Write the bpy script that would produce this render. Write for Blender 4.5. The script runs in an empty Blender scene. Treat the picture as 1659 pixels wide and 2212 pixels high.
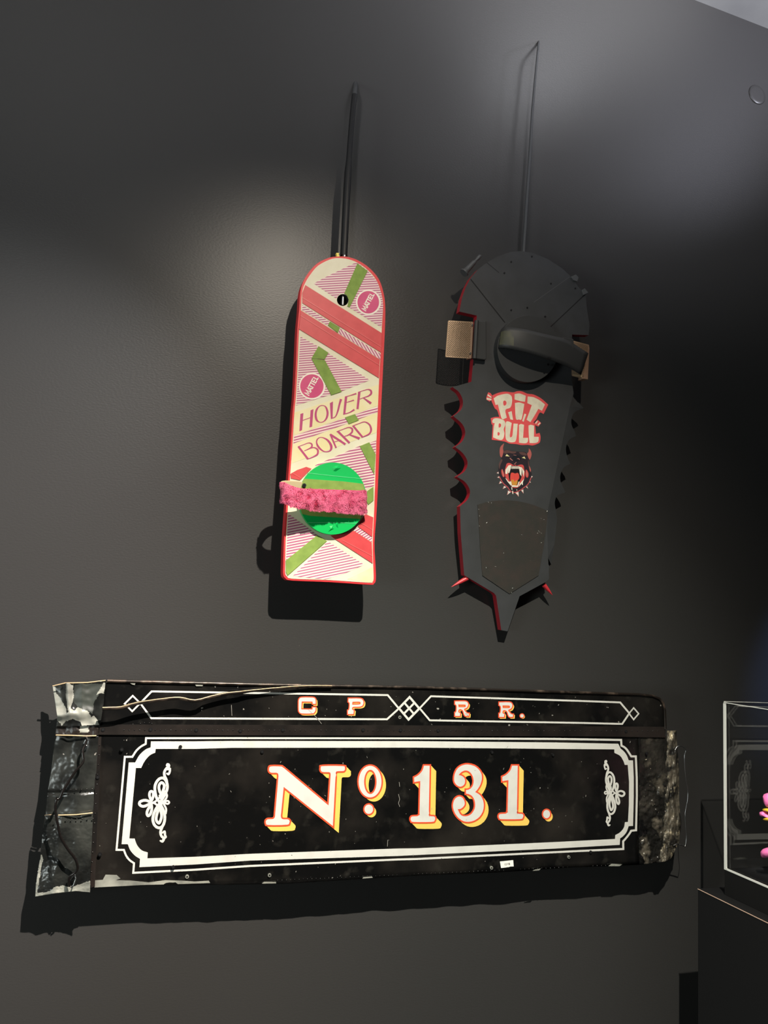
import bpy, bmesh, math, random
from mathutils import Vector, Matrix, noise
from mathutils.geometry import tessellate_polygon
random.seed(7)
sc = bpy.context.scene
COL = sc.collection

# ------------------------------------------------------------------ camera
W_, H_ = 1659, 2212
CX, CY = 829.5, 1106.0
V1, V2 = (5700.0, 1640.0), (1500.0, -10000.0)          # vanishing points of the wall's horizontals and verticals
_a = (V1[0]-CX, V1[1]-CY); _b = (V2[0]-CX, V2[1]-CY)
F = math.sqrt(-(_a[0]*_b[0]+_a[1]*_b[1]))
AX = Vector((_a[0], _a[1], F)).normalized()
AZ = Vector((_b[0], _b[1], F)).normalized()
AY = AZ.cross(AX).normalized()
CAM = Vector((0.0, -1.62, 1.5))
def ray(px, py):
    c = Vector((px-CX, py-CY, F))
    return Vector((AX.dot(c), AY.dot(c), AZ.dot(c)))
cd = bpy.data.cameras.new('camera'); co = bpy.data.objects.new('camera', cd); COL.objects.link(co)
right = Vector((AX[0], AY[0], AZ[0])); up = -Vector((AX[1], AY[1], AZ[1])); back = -Vector((AX[2], AY[2], AZ[2]))
m4 = Matrix.Identity(4)
for i in range(3):
    m4[i][0], m4[i][1], m4[i][2], m4[i][3] = right[i], up[i], back[i], CAM[i]
co.matrix_world = m4
cd.sensor_fit = 'HORIZONTAL'; cd.sensor_width = 36.0; cd.lens = F/W_*36.0; cd.clip_start = 0.02
sc.camera = co

# ------------------------------------------------------------------ world, lights, exposure
wd = bpy.data.worlds.new('world'); sc.world = wd; wd.use_nodes = True
wd.node_tree.nodes['Background'].inputs[0].default_value = (0.02, 0.021, 0.024, 1)
wd.node_tree.nodes['Background'].inputs[1].default_value = 0.05
sc.view_settings.view_transform = 'Standard'; sc.view_settings.look = 'None'
sc.view_settings.exposure = 0.0; sc.view_settings.gamma = 1.0; sc.view_settings.use_curve_mapping = False
def spot(name, loc, target, power, color, angle, blend, radius):
    l = bpy.data.lights.new(name, 'SPOT'); o = bpy.data.objects.new(name, l); COL.objects.link(o)
    o.location = loc
    d = (Vector(target)-Vector(loc)).normalized()
    o.rotation_euler = d.to_track_quat('-Z', 'Y').to_euler()
    l.energy = power; l.color = color; l.spot_size = math.radians(angle); l.spot_blend = blend; l.shadow_soft_size = radius
    return o
KEY = (0.50, -1.60, 3.12)                                 # one track fitting, overlapping beams
spot('key_spot', KEY, (0.48, 0.0, 0.85), 108, (1.0, 0.89, 0.74), 74, 1.0, 0.012)
spot('key_spot_right', KEY, (0.80, 0.0, 0.70), 160, (0.96, 1.0, 0.88), 50, 1.0, 0.012)
spot('key_spot_mid', KEY, (-0.25, 0.0, 0.70), 20, (1.0, 1.0, 0.8), 50, 1.0, 0.012)
spot('key_spot_left', KEY, (-0.60, 0.0, 1.30), 250, (0.86, 0.95, 1.0), 40, 1.0, 0.012)
spot('key_spot_far_left', KEY, (-0.90, 0.0, 0.30), 290, (1.0, 0.76, 0.64), 60, 1.0, 0.012)
spot('key_spot_low', KEY, (0.30, 0.0, -0.10), 195, (1.0, 1.0, 0.92), 50, 1.0, 0.012)
spot('key_spot_low_right', KEY, (1.00, 0.0, 0.20), 65, (1.0, 0.85, 0.8), 40, 1.0, 0.012)
spot('upper_wall_spot', (0.3, -2.2, 2.3), (1.2, 0.0, 3.5), 145, (0.92, 0.92, 1.0), 60, 1.0, 0.10)
spot('upper_wash_right', (2.2, -1.0, 3.1), (1.25, 0.0, 3.45), 92, (0.84, 0.85, 1.0), 70, 1.0, 0.10)
spot('upper_wash_near', (1.2, -0.8, 3.3), (1.0, 0.0, 3.5), 62, (0.94, 0.95, 1.0), 90, 1.0, 0.10)
spot('upper_wash_left', (-0.6, -2.2, 2.2), (0.0, 0.0, 3.6), 124, (0.99, 0.97, 1.0), 80, 1.0, 0.10)
spot('right_blue_spot', (2.6, -1.8, 3.1), (1.80, 0.0, 1.43), 260, (0.26, 0.42, 1.0), 10, 1.0, 0.03)
spot('case_spot', (0.2, -2.0, 3.1), (1.42, -0.33, 1.13), 700, (1.0, 0.97, 0.92), 5, 0.6, 0.02)
_l = bpy.data.lights.new('room_fill', 'AREA'); _o = bpy.data.objects.new('room_fill', _l); COL.objects.link(_o)
_o.location = (-2.6, -2.0, 1.2); _o.rotation_euler = Vector((2.1, 2.0, 0.0)).to_track_quat('-Z', 'Y').to_euler()
_l.shape = 'RECTANGLE'; _l.size = 1.0; _l.size_y = 1.0; _l.energy = 40; _l.color = (0.90, 1.0, 0.97)  # broad unseen fill added low at left for the ambient level

# ------------------------------------------------------------------ materials
def lin(c):
    def f(v):
        v /= 255.0
        return v/12.92 if v <= 0.04045 else ((v+0.055)/1.055)**2.4
    return (f(c[0]), f(c[1]), f(c[2]), 1.0)
def mat(name, rgb, rough=0.5, metal=0.0, spec=0.5, coat=0.0, var=None, bump=None, flecks=None, sheen=0.0):
    """var=(rgb2, scale, lo, hi); bump=(scale, strength, distance); flecks=(rgb, scale, threshold)"""
    m = bpy.data.materials.new(name); m.use_nodes = True
    nt = m.node_tree; b = nt.nodes['Principled BSDF']
    b.inputs['Base Color'].default_value = lin(rgb); b.inputs['Roughness'].default_value = rough
    b.inputs['Metallic'].default_value = metal; b.inputs['Specular IOR Level'].default_value = spec
    b.inputs['Coat Weight'].default_value = coat
    if sheen: b.inputs['Sheen Weight'].default_value = sheen
    tc = nt.nodes.new('ShaderNodeTexCoord')
    def nz(scale, detail=5.0):
        n = nt.nodes.new('ShaderNodeTexNoise'); n.inputs['Scale'].default_value = scale; n.inputs['Detail'].default_value = detail
        nt.links.new(tc.outputs['Object'], n.inputs['Vector']); return n
    cur = None
    def mix(fac, c2):
        nonlocal cur
        x = nt.nodes.new('ShaderNodeMix'); x.data_type = 'RGBA'
        nt.links.new(fac, x.inputs[0])
        if cur is None: x.inputs[6].default_value = lin(rgb)
        else: nt.links.new(cur, x.inputs[6])
        x.inputs[7].default_value = lin(c2); cur = x.outputs[2]
    def ramp(src, lo, hi):
        r = nt.nodes.new('ShaderNodeMapRange'); r.inputs[1].default_value = lo; r.inputs[2].default_value = hi
        nt.links.new(src, r.inputs[0]); return r.outputs[0]
    if var:
        for v in (var if isinstance(var, list) else [var]):
            mix(ramp(nz(v[1], 8.0).outputs[0], v[2], v[3]), v[0])
    if flecks:
        mix(ramp(nz(flecks[1], 2.0).outputs[0], flecks[2], flecks[2]+0.03), flecks[0])
    if cur is not None: nt.links.new(cur, b.inputs['Base Color'])
    if bump:
        bp = nt.nodes.new('ShaderNodeBump'); bp.inputs['Strength'].default_value = bump[1]; bp.inputs['Distance'].default_value = bump[2]
        bn = nz(bump[0], 4.0)
        if len(bump) > 3:
            mp = nt.nodes.new('ShaderNodeMapping'); mp.inputs['Scale'].default_value = bump[3]
            nt.links.new(tc.outputs['Object'], mp.inputs['Vector']); nt.links.new(mp.outputs[0], bn.inputs['Vector'])
        nt.links.new(bn.outputs[0], bp.inputs['Height']); nt.links.new(bp.outputs[0], b.inputs['Normal'])
    return m
def acrylic():
    m = bpy.data.materials.new('clear_acrylic'); m.use_nodes = True
    nt = m.node_tree; nt.nodes.clear()
    out = nt.nodes.new('ShaderNodeOutputMaterial'); tr = nt.nodes.new('ShaderNodeBsdfTransparent'); gl = nt.nodes.new('ShaderNodeBsdfGlossy')
    fr = nt.nodes.new('ShaderNodeFresnel'); mx = nt.nodes.new('ShaderNodeMixShader')
    tr.inputs[0].default_value = (0.965, 0.965, 0.965, 1); gl.inputs['Roughness'].default_value = 0.004
    ge = nt.nodes.new('ShaderNodeNewGeometry'); mr = nt.nodes.new('ShaderNodeMapRange')     # same reflectance on the way in and out of a thin pane
    mr.inputs[3].default_value = 1.49; mr.inputs[4].default_value = 1/1.49
    nt.links.new(ge.outputs['Backfacing'], mr.inputs[0]); nt.links.new(mr.outputs[0], fr.inputs[0])
    nt.links.new(fr.outputs[0], mx.inputs[0]); nt.links.new(tr.outputs[0], mx.inputs[1]); nt.links.new(gl.outputs[0], mx.inputs[2])
    nt.links.new(mx.outputs[0], out.inputs[0]); return m
M = {}
M['wall'] = mat('dark_wall_paint', (57, 56, 55), 0.36, spec=0.5, bump=(210, 0.24, 0.0008, (0.8, 1, 1.5)), flecks=((150, 146, 138), 300, 0.79))
M['wall_plain'] = mat('dark_room_paint', (45, 45, 46), 0.8)
M['ceiling'] = mat('grey_ceiling_paint', (170, 170, 168), 0.85, var=((150, 150, 150), 5, 0.35, 0.7))
M['floor'] = mat('dark_floor', (40, 38, 36), 0.6)
M['red_foam'] = mat('red_painted_edge', (228, 52, 58), 0.45, bump=(90, 0.25, 0.001))
M['sheet'] = mat('cream_paper', (240, 232, 205), 0.5, var=((225, 214, 180), 14, 0.4, 0.75))
M['yellow_sheet'] = mat('yellowed_paper', (240, 224, 165), 0.5, var=((243, 230, 190), 30, 0.35, 0.7))
M['pale_pink'] = mat('pale_pink_print', (248, 222, 214), 0.5)
M['magenta_line'] = mat('magenta_stripe_print', (190, 92, 135), 0.5)
M['magenta'] = mat('magenta_lettering', (190, 62, 118), 0.5)
M['disc_pink'] = mat('magenta_sticker', (212, 58, 118), 0.45, var=((222, 78, 128), 25, 0.4, 0.7))
M['sticker_white'] = mat('sticker_cream', (252, 240, 225), 0.45)
M['red_tape'] = mat('coral_red_tape', (222, 74, 78), 0.45, var=((212, 66, 70), 40, 0.4, 0.7))
M['red_ridge'] = mat('coral_red_ridge', (232, 98, 98), 0.4)
M['olive'] = mat('olive_green_tape', (142, 168, 78), 0.75, var=((125, 152, 66), 60, 0.35, 0.7), bump=(400, 0.2, 0.0005))
M['green'] = mat('bright_green_plastic', (0, 190, 90), 0.35, bump=(30, 0.12, 0.002))
M['green_ridge'] = mat('pale_green_ridge', (90, 215, 140), 0.35)
M['fur'] = mat('pink_fur', (232, 84, 132), 0.7, var=((246, 128, 165), 60, 0.3, 0.75), sheen=0.4)
M['fur_base'] = mat('pink_fur_backing', (205, 55, 105), 0.85)
M['lining'] = mat('cream_strap_lining', (196, 178, 140), 0.6)
M['steel'] = mat('bright_steel', (200, 200, 200), 0.28, metal=1.0)
M['dark_metal'] = mat('dark_metal', (70, 70, 72), 0.35, metal=0.9)
M['void'] = mat('hole_black', (6, 6, 6), 0.9)
M['rod'] = mat('black_rod_paint', (20, 20, 21), 0.5)
M['rod_grey'] = mat('grey_rod_paint', (62, 63, 64), 0.5)
M['clip_yellow'] = mat('yellow_plastic_clip', (245, 225, 90), 0.4)
M['pit'] = mat('charcoal_board', (58, 59, 61), 0.6, var=((51, 52, 53), 22, 0.35, 0.7), bump=(120, 0.15, 0.0005))
M['pit_side'] = mat('crimson_board_edge', (168, 30, 44), 0.5)
M['pit_dark'] = mat('black_rubber', (48, 49, 50), 0.55)
M['groove'] = mat('groove_black', (10, 10, 11), 0.8)
M['pit_light'] = mat('worn_grey_edge', (78, 79, 80), 0.5)
M['worn_olive'] = mat('worn_olive_patch', (86, 86, 66), 0.6, var=((60, 61, 58), 30, 0.4, 0.65))
M['grip'] = mat('rough_grip_rubber', (42, 40, 35), 0.75, var=((52, 43, 38), 45, 0.4, 0.7), bump=(700, 0.6, 0.001), flecks=((96, 90, 80), 280, 0.75))
M['staple'] = mat('staple_wire', (225, 225, 220), 0.3, metal=0.6)
M['mesh_metal'] = mat('tan_perforated_metal', (176, 148, 120), 0.45, metal=0.35)
M['mesh_tan'] = mat('tan_box_side', (140, 112, 92), 0.5)
M['decal_red'] = mat('decal_red', (242, 92, 94), 0.45)
M['decal_cream'] = mat('decal_cream', (246, 236, 212), 0.5, var=((228, 218, 194), 60, 0.4, 0.7))
M['spike_red'] = mat('red_spike', (205, 54, 62), 0.4)
for k, c in dict(dog_fur=(44, 36, 44), dog_brown=(96, 68, 66), dog_horn=(186, 98, 92), dog_eye=(244, 232, 170), dog_nose=(26, 28, 36),
                 dog_pink=(205, 130, 120), dog_mouth=(214, 82, 80), dog_in=(32, 24, 28), dog_tongue=(228, 80, 70), dog_gold=(214, 146, 60),
                 dog_tooth=(246, 238, 220), dog_spike=(240, 222, 214), dog_collar=(188, 84, 88)).items():
    M[k] = mat(k.replace('dog', 'emblem'), c, 0.45)
M['panel'] = mat('worn_gloss_black_paint', (13, 13, 13), 0.27, spec=0.5,
                 var=[((46, 42, 38), 6, 0.46, 0.80), ((46, 44, 40), 34, 0.57, 0.84)], bump=(26, 0.22, 0.003), flecks=((150, 146, 138), 95, 0.735))
M['panel_end'] = mat('crinkled_black_metal', (34, 33, 31), 0.2, metal=0.25,
                     var=[((120, 112, 98), 24, 0.54, 0.70), ((70, 66, 60), 9, 0.45, 0.7)], bump=(75, 0.9, 0.004), flecks=((225, 215, 190), 110, 0.71))
M['torn'] = mat('torn_tan_edge', (118, 110, 96), 0.38, metal=0.25, var=[((44, 42, 39), 34, 0.44, 0.60), ((210, 194, 162), 55, 0.57, 0.70)], bump=(120, 0.6, 0.004, (1, 1, 0.3)))
M['flap'] = mat('dented_black_paint', (26, 27, 26), 0.24, var=((62, 64, 60), 12, 0.45, 0.75), bump=(14, 0.2, 0.004), flecks=((150, 146, 138), 80, 0.75))
M['flap_green'] = mat('dark_green_grey_paint', (62, 66, 60), 0.5, var=((44, 47, 43), 20, 0.4, 0.7))
M['silver'] = mat('bare_silver_metal', (172, 172, 160), 0.5, metal=0.2, var=((120, 121, 114), 26, 0.4, 0.7))
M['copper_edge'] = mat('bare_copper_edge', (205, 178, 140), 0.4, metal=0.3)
M['lap'] = mat('brown_black_lap', (42, 36, 33), 0.35, var=((20, 19, 18), 12, 0.35, 0.7), bump=(60, 0.3, 0.002))
M['white_paint'] = mat('white_sign_paint', (216, 214, 206), 0.42, var=((202, 200, 192), 28, 0.5, 0.8), flecks=((110, 108, 104), 150, 0.745))
M['sign_red'] = mat('orange_red_sign_paint', (232, 84, 50), 0.42)
M['sign_yellow'] = mat('yellow_sign_paint', (246, 202, 98), 0.42, flecks=((190, 150, 70), 130, 0.76))
M['cable'] = mat('black_cable_sheath', (22, 19, 18), 0.22)
M['strip'] = mat('dark_torn_trim', (46, 40, 36), 0.3, metal=0.5, var=((112, 96, 84), 40, 0.5, 0.7))
M['chip'] = mat('paint_chip_grey', (150, 146, 138), 0.5)
M['label'] = mat('white_paper_label', (250, 249, 240), 0.5)
M['ink'] = mat('grey_ink', (95, 85, 82), 0.6)
M['pedestal'] = mat('matt_black_pedestal', (17, 17, 18), 0.55, bump=(500, 0.1, 0.0004))
M['ped_edge'] = mat('pedestal_edge_glint', (190, 160, 140), 0.5)  # light caught by the pedestal's bevel, put into the colour
M['base'] = mat('black_case_base', (8, 8, 8), 0.6)
M['acrylic'] = acrylic()
M['acrylic_edge'] = mat('lit_acrylic_edge', (246, 246, 238), 0.35)  # clear acrylic; the light glowing in its edges is painted white
M['toy_pink'] = mat('bubblegum_pink_plastic', (252, 128, 188), 0.35)
M['toy_yellow'] = mat('yellow_plastic', (246, 208, 60), 0.35)

# ------------------------------------------------------------------ planes and pixel frames
class Plane:
    """the plane  -y = a + b*z  (a: metres out from the wall, b: tilt)"""
    def __init__(self, a, b=0.0): self.a, self.b = a, b; self.n = Vector((0, -1, -b)).normalized()
    def at(self, p, h=0.0):
        r = ray(p[0], p[1]); t = (-(self.a+h) - CAM.y - self.b*CAM.z)/(r.y + self.b*r.z)
        return CAM + t*r
WALL = Plane(0.0)
def Z(x0, y0, s):
    def f(pts): return [(x0+p[0]/s, y0+p[1]/s) + tuple(p[2:]) for p in pts]
    return f
def cr(p0, p1, p2, p3, t):
    return tuple(0.5*((2*p1[i])+(-p0[i]+p2[i])*t+(2*p0[i]-5*p1[i]+4*p2[i]-p3[i])*t*t+(-p0[i]+3*p1[i]-3*p2[i]+p3[i])*t**3) for i in range(len(p1)))
def spline(pts, n=4):
    """open Catmull-Rom through every point"""
    q = [tuple(p) for p in pts]
    if len(q) < 3: return q
    q = [tuple(2*a-b for a, b in zip(q[0], q[1]))] + q + [tuple(2*a-b for a, b in zip(q[-1], q[-2]))]
    out = []
    for i in range(1, len(q)-2):
        for k in range(n): out.append(cr(q[i-1], q[i], q[i+1], q[i+2], k/n))
    out.append(q[-2]); return out
def sm(pts, n=4):
    """closed loop; a third value 1 marks a sharp corner"""
    N = len(pts); corners = [i for i, p in enumerate(pts) if len(p) > 2 and p[2]]
    q = [(p[0], p[1]) for p in pts]
    if not corners:
        out = []
        for i in range(N):
            for k in range(n): out.append(cr(q[i-1], q[i], q[(i+1) % N], q[(i+2) % N], k/n))
        return out
    out = []
    for a, c in enumerate(corners):
        e = corners[(a+1) % len(corners)]
        seg = [q[c]]; i = c
        while True:
            i = (i+1) % N; seg.append(q[i])
            if i == e: break
        out += spline(seg, n)[:-1] if len(seg) > 2 else [seg[0]]
    return out
def ell(cx, cy, rx, ry, n=32): return [(cx+rx*math.cos(2*math.pi*i/n), cy+ry*math.sin(2*math.pi*i/n)) for i in range(n)]
def clip(poly, nx, ny, d):
    """keep nx*x+ny*y >= d"""
    out = []
    for i in range(len(poly)):
        a, b = poly[i-1], poly[i]
        da, db = nx*a[0]+ny*a[1]-d, nx*b[0]+ny*b[1]-d
        if (da >= 0) != (db >= 0):
            t = da/(da-db); out.append((a[0]+(b[0]-a[0])*t, a[1]+(b[1]-a[1])*t))
        if db >= 0: out.append((b[0], b[1]))
    return out
def inside(p, poly):
    c = False
    for i in range(len(poly)):
        a, b = poly[i-1], poly[i]
        if (a[1] > p[1]) != (b[1] > p[1]) and p[0] < (b[0]-a[0])*(p[1]-a[1])/(b[1]-a[1])+a[0]: c = not c
    return c

# ------------------------------------------------------------------ mesh builder
class MB:
    def __init__(self): self.v = []; self.f = []; self.mi = []; self.smooth = []
    def add(self, vs, fs, mi=0, smooth=False):
        o = len(self.v); self.v += [Vector(v) for v in vs]
        for f in fs: self.f.append([i+o for i in f]); self.mi.append(mi); self.smooth.append(smooth)
    def plate(self, pl, loops, h0, h1, mi=0, side=None, back=True, drop=0.0):
        """loops of pixels laid on plane pl at height h1, with straight sides down to height h0"""
        if not isinstance(loops[0], list): loops = [loops]
        side = mi if side is None else side
        tops = [[pl.at(p, h1)-pl.n*drop for p in L] for L in loops]
        flat = [v for L in tops for v in L]
        tri = tessellate_polygon([[Vector((v.x, v.z, 0)) for v in L] for L in tops])
        self.oriented(flat, tri, mi)
        d = pl.n*(h1-h0); low = [v-d for v in flat]
        if back: self.oriented(low, tri, side, flip=True)
        k = 0
        for L in tops:
            n = len(L)
            area = sum(L[i-1].x*L[i].z-L[i].x*L[i-1].z for i in range(n))
            ccw = area > 0
            if L is not tops[0]: ccw = not ccw
            vs = flat[k:k+n]+low[k:k+n]
            fs = []
            for i in range(n):
                j = (i+1) % n
                fs.append([i, n+i, n+j, j] if ccw == (True) else [i, j, n+j, n+i])
            self.add(vs, fs, side); k += n
    def oriented(self, vs, tri, mi, flip=False):
        fs = []
        for t in tri:
            a, b, c = (vs[i] for i in t)
            out = (b-a).cross(c-a).y < 0
            fs.append(list(t) if out != flip else [t[0], t[2], t[1]])
        self.add(vs, fs, mi)
    def ribbon(self, pl, pts, w, h, mi=0, closed=False, cap=True, thick=0.0002):
        """a painted stroke: pixel polyline, width(s) in pixels"""
        n = len(pts); ws = w if isinstance(w, (list, tuple)) else [w]*n
        if len(ws) != n:
            ws = [ws[min(int(i*(len(ws)-1)/(n-1)), len(ws)-2)]*(1-(i*(len(ws)-1)/(n-1)) % 1 if i < n-1 else 0)
                  + ws[min(int(i*(len(ws)-1)/(n-1))+1, len(ws)-1)]*((i*(len(ws)-1)/(n-1)) % 1 if i < n-1 else 1) for i in range(n)]
        L, R = [], []
        for i in range(n):
            if closed: a, b, c = pts[i-1], pts[i], pts[(i+1) % n]
            else: a, b, c = pts[max(i-1, 0)], pts[i], pts[min(i+1, n-1)]
            def u(p, q):
                d = math.hypot(q[0]-p[0], q[1]-p[1]) or 1e-9; return ((q[0]-p[0])/d, (q[1]-p[1])/d)
            d1 = u(a, b) if (closed or i > 0) else u(b, c); d2 = u(b, c) if (closed or i < n-1) else u(a, b)
            nx, ny = -(d1[1]+d2[1]), d1[0]+d2[0]; l = math.hypot(nx, ny) or 1e-9; nx /= l; ny /= l
            k = max(0.45, nx*-d1[1]+ny*d1[0]); e = ws[i]/2/k
            L.append((b[0]+nx*e, b[1]+ny*e)); R.append((b[0]-nx*e, b[1]-ny*e))
        vl = [pl.at(p, h+2e-5*i/n) for i, p in enumerate(L)]; vr = [pl.at(p, h+2e-5*i/n) for i, p in enumerate(R)]
        fs = []
        for i in range(n if closed else n-1):
            j = (i+1) % n; fs.append([i, j, n+j, n+i])
        vs = vl+vr
        t = [(f[0], f[1], f[2]) for f in fs]+[(f[0], f[2], f[3]) for f in fs]
        self.oriented(vs, t, mi)
        if cap and not closed:
            for e in (0, n-1):
                if ws[e] > 1.2:
                    c = ell(pts[e][0], pts[e][1], ws[e]/2, ws[e]/2, 10)
                    self.oriented([pl.at(p, h) for p in c], [(0, i, i+1) for i in range(1, 9)], mi)
    def tube(self, pts, rad, seg=8, mi=0, cap=True):
        n = len(pts); rs = rad if isinstance(rad, (list, tuple)) else [rad]*n
        vs = []; prev = None
        for i in range(n):
            d = (pts[min(i+1, n-1)]-pts[max(i-1, 0)]).normalized()
            x = prev if prev is not None else (Vector((0, 1, 0)) if abs(d.y) < 0.9 else Vector((1, 0, 0)))
            x = (x-d*x.dot(d)).normalized(); y = d.cross(x); prev = x
            for k in range(seg):
                a = 2*math.pi*k/seg; vs.append(pts[i]+(x*math.cos(a)+y*math.sin(a))*rs[i])
        fs = [[i*seg+k, i*seg+(k+1) % seg, (i+1)*seg+(k+1) % seg, (i+1)*seg+k] for i in range(n-1) for k in range(seg)]
        self.add(vs, fs, mi, True)
        if cap:
            self.add(vs[:seg], [list(range(seg))[::-1]], mi); self.add(vs[-seg:], [list(range(seg))], mi)
    def box(self, lo, hi, mi=0):
        (a, b, c), (d, e, f) = lo, hi
        vs = [(a, b, c), (d, b, c), (d, e, c), (a, e, c), (a, b, f), (d, b, f), (d, e, f), (a, e, f)]
        self.add(vs, [[0, 3, 2, 1], [4, 5, 6, 7], [0, 1, 5, 4], [1, 2, 6, 5], [2, 3, 7, 6], [3, 0, 4, 7]], mi)
    def coons(self, pl, top, bottom, left, right_, nx, ny, hf, mf=None, mi=0, smooth=True):
        """sheet spanned by four pixel polylines; hf(px,py,s,t)->height; mf(px,py)->material index"""
        def rs(pts, t):
            ds = [0]
            for a, b in zip(pts, pts[1:]): ds.append(ds[-1]+math.hypot(b[0]-a[0], b[1]-a[1]))
            x = t*ds[-1]
            for i in range(len(pts)-1):
                if x <= ds[i+1]+1e-9:
                    k = (x-ds[i])/((ds[i+1]-ds[i]) or 1); return (pts[i][0]+(pts[i+1][0]-pts[i][0])*k, pts[i][1]+(pts[i+1][1]-pts[i][1])*k)
            return pts[-1]
        P = []
        for j in range(ny+1):
            t = j/ny
            for i in range(nx+1):
                s = i/nx; a, b, c, d = rs(top, s), rs(bottom, s), rs(left, t), rs(right_, t)
                P.append(tuple((1-t)*a[k]+t*b[k]+(1-s)*c[k]+s*d[k]-((1-s)*(1-t)*top[0][k]+s*(1-t)*top[-1][k]+(1-s)*t*bottom[0][k]+s*t*bottom[-1][k]) for k in (0, 1)) + (s, t))
        vs = [pl.at(p, hf(*p)) for p in P]; o = len(self.v); self.v += vs
        for j in range(ny):
            for i in range(nx):
                q = j*(nx+1)+i; f = [q, q+nx+1, q+nx+2, q+1]
                self.f.append([o+k for k in f])
                c = ((P[q][0]+P[q+nx+2][0])/2, (P[q][1]+P[q+nx+2][1])/2)
                self.mi.append(mf(*c) if mf else mi); self.smooth.append(smooth)
    def build(self, name, mats, parent=None, bevel=None, solid=None):
        me = bpy.data.meshes.new(name); org = parent_loc(parent) if parent else Vector((0, 0, 0))
        me.from_pydata([tuple(v-org) for v in self.v], [], self.f)
        mats = mats if isinstance(mats, (list, tuple)) else [mats]
        for k in mats: me.materials.append(M[k])
        for p, i, s in zip(me.polygons, self.mi, self.smooth): p.material_index = i; p.use_smooth = s
        me.update(); o = bpy.data.objects.new(name, me); COL.objects.link(o)
        if parent: o.parent = parent
        if bevel:
            bm = bmesh.new(); bm.from_mesh(me); bmesh.ops.remove_doubles(bm, verts=bm.verts, dist=1e-6); bm.to_mesh(me); bm.free()
            b = o.modifiers.new('bevel', 'BEVEL'); b.width = bevel; b.segments = 2; b.limit_method = 'ANGLE'; b.angle_limit = math.radians(50)
        if solid:
            s_ = o.modifiers.new('solidify', 'SOLIDIFY'); s_.thickness = solid; s_.offset = -1
        return o
def parent_loc(p):
    v = Vector((0, 0, 0))
    while p is not None: v = v+p.location; p = p.parent
    return v
def thing(name, label, cat, loc, group=None):
    o = bpy.data.objects.new(name, None); COL.objects.link(o); o.location = loc; o.empty_display_size = 0.05
    o['label'] = label; o['category'] = cat; o['kind'] = 'thing'
    if group: o['group'] = group
    return o
def tag(o, label, cat, group=None):
    o['label'] = label; o['category'] = cat; o['kind'] = 'thing'
    if group: o['group'] = group
    return o
def struct(o): o['kind'] = 'structure'; return o
def one(name, mats, parent, pl, loops, h0, h1, **k):
    b = MB(); b.plate(pl, loops, h0, h1, k.pop('mi', 0), k.pop('side', None)); return b.build(name, mats, parent, **k)

# ------------------------------------------------------------------ the room
CEIL = WALL.at((1580, 31)).z
def quad_slab(name, lo, hi, m):
    b = MB(); b.box(lo, hi); return struct(b.build(name, m))
X0, X1, YB = -4.5, 5.0, -5.2
quad_slab('wall_back', (X0, 0, 0), (X1, 0.12, CEIL), 'wall')
quad_slab('floor', (X0, YB, -0.1), (X1, 0.12, 0), 'floor')
quad_slab('ceiling', (X0, YB, CEIL), (X1, 0.12, CEIL+0.1), 'ceiling')
quad_slab('wall_left', (X0-0.12, YB, 0), (X0, 0.12, CEIL), 'wall_plain')
quad_slab('wall_right', (X1, YB, 0), (X1+0.12, 0.12, CEIL), 'wall_plain')
quad_slab('wall_front', (X0, YB-0.12, 0), (X1, YB, CEIL), 'wall_plain')

def standoff(parent, pl, px, h):
    p = pl.at(px, h); b = MB(); b.tube([p, Vector((p.x, 0.0, p.z))], 0.009, 10); b.build('wall_standoff', 'rod', parent)
def px2m(pl, p): return (pl.at((p[0]+1, p[1]))-pl.at(p)).length

# ================================================================== PINK BOARD
HB = Plane(0.080)
z1, z2, z3 = Z(560, 480, 4.879), Z(560, 840, 4.879), Z(560, 1000, 5.53)
hb = thing('hoverboard', 'pink and cream hoverboard with red edge, green foot disc and furry pink strap', 'hoverboard', HB.at((712, 1250)))
face = [(730, 557.5), (711.6, 561), (687, 574), (670.7, 592.7), (659.4, 611), (652.5, 631.6), (650, 670), (646, 715), (642, 808), (639, 860),
        (636, 891), (631, 971), (627, 1024), (621.5, 1103), (617.5, 1163), (616.2, 1217), (616.2, 1238), (620.5, 1245.5), (632, 1250), (714, 1253.2), (797, 1258.6),
        (804, 1257), (807, 1250), (806, 1217), (805, 1172), (808, 1108), (810.5, 1036), (813, 955), (816, 889), (818.6, 828), (822, 767), (825, 705), (827.4, 660),
        (823.5, 634), (814, 607), (795.7, 584.5), (773, 568), (752.6, 560)]
hole = ell(740.4, 648, 12.6, 12.8, 24)
rim = [(735, 553.8), (711, 556.5), (685, 569), (667, 588), (655, 608), (648.5, 631), (646, 670), (642, 715), (638, 808), (635, 860),
       (632, 891), (627, 971), (623, 1024), (617.5, 1103), (613.5, 1163), (611.8, 1217), (611.8, 1241), (617, 1249.5), (631, 1254), (714, 1257.5), (797, 1263),
       (807.5, 1261), (812, 1252), (811, 1217), (809, 1172), (813.5, 1108), (817, 1036), (820.5, 955), (823, 889), (826, 828), (829, 767), (832, 700), (832.2, 660),
       (828.5, 632), (818.5, 603), (799, 579.5), (776, 563.5), (755, 555.6)]
face, rim = sm(face, 3), sm(rim, 3)
one('body', ['red_foam'], hb, HB, [rim, hole], -0.024, 0.0, bevel=0.0022)
one('face_sheet', ['sheet'], hb, HB, [face, hole], 0.0, 0.0008)
b = MB(); b.plate(HB, ell(740.4, 648, 15, 15, 20), -0.024, -0.0215); b.build('hole_backing', 'void', hb)
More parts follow.
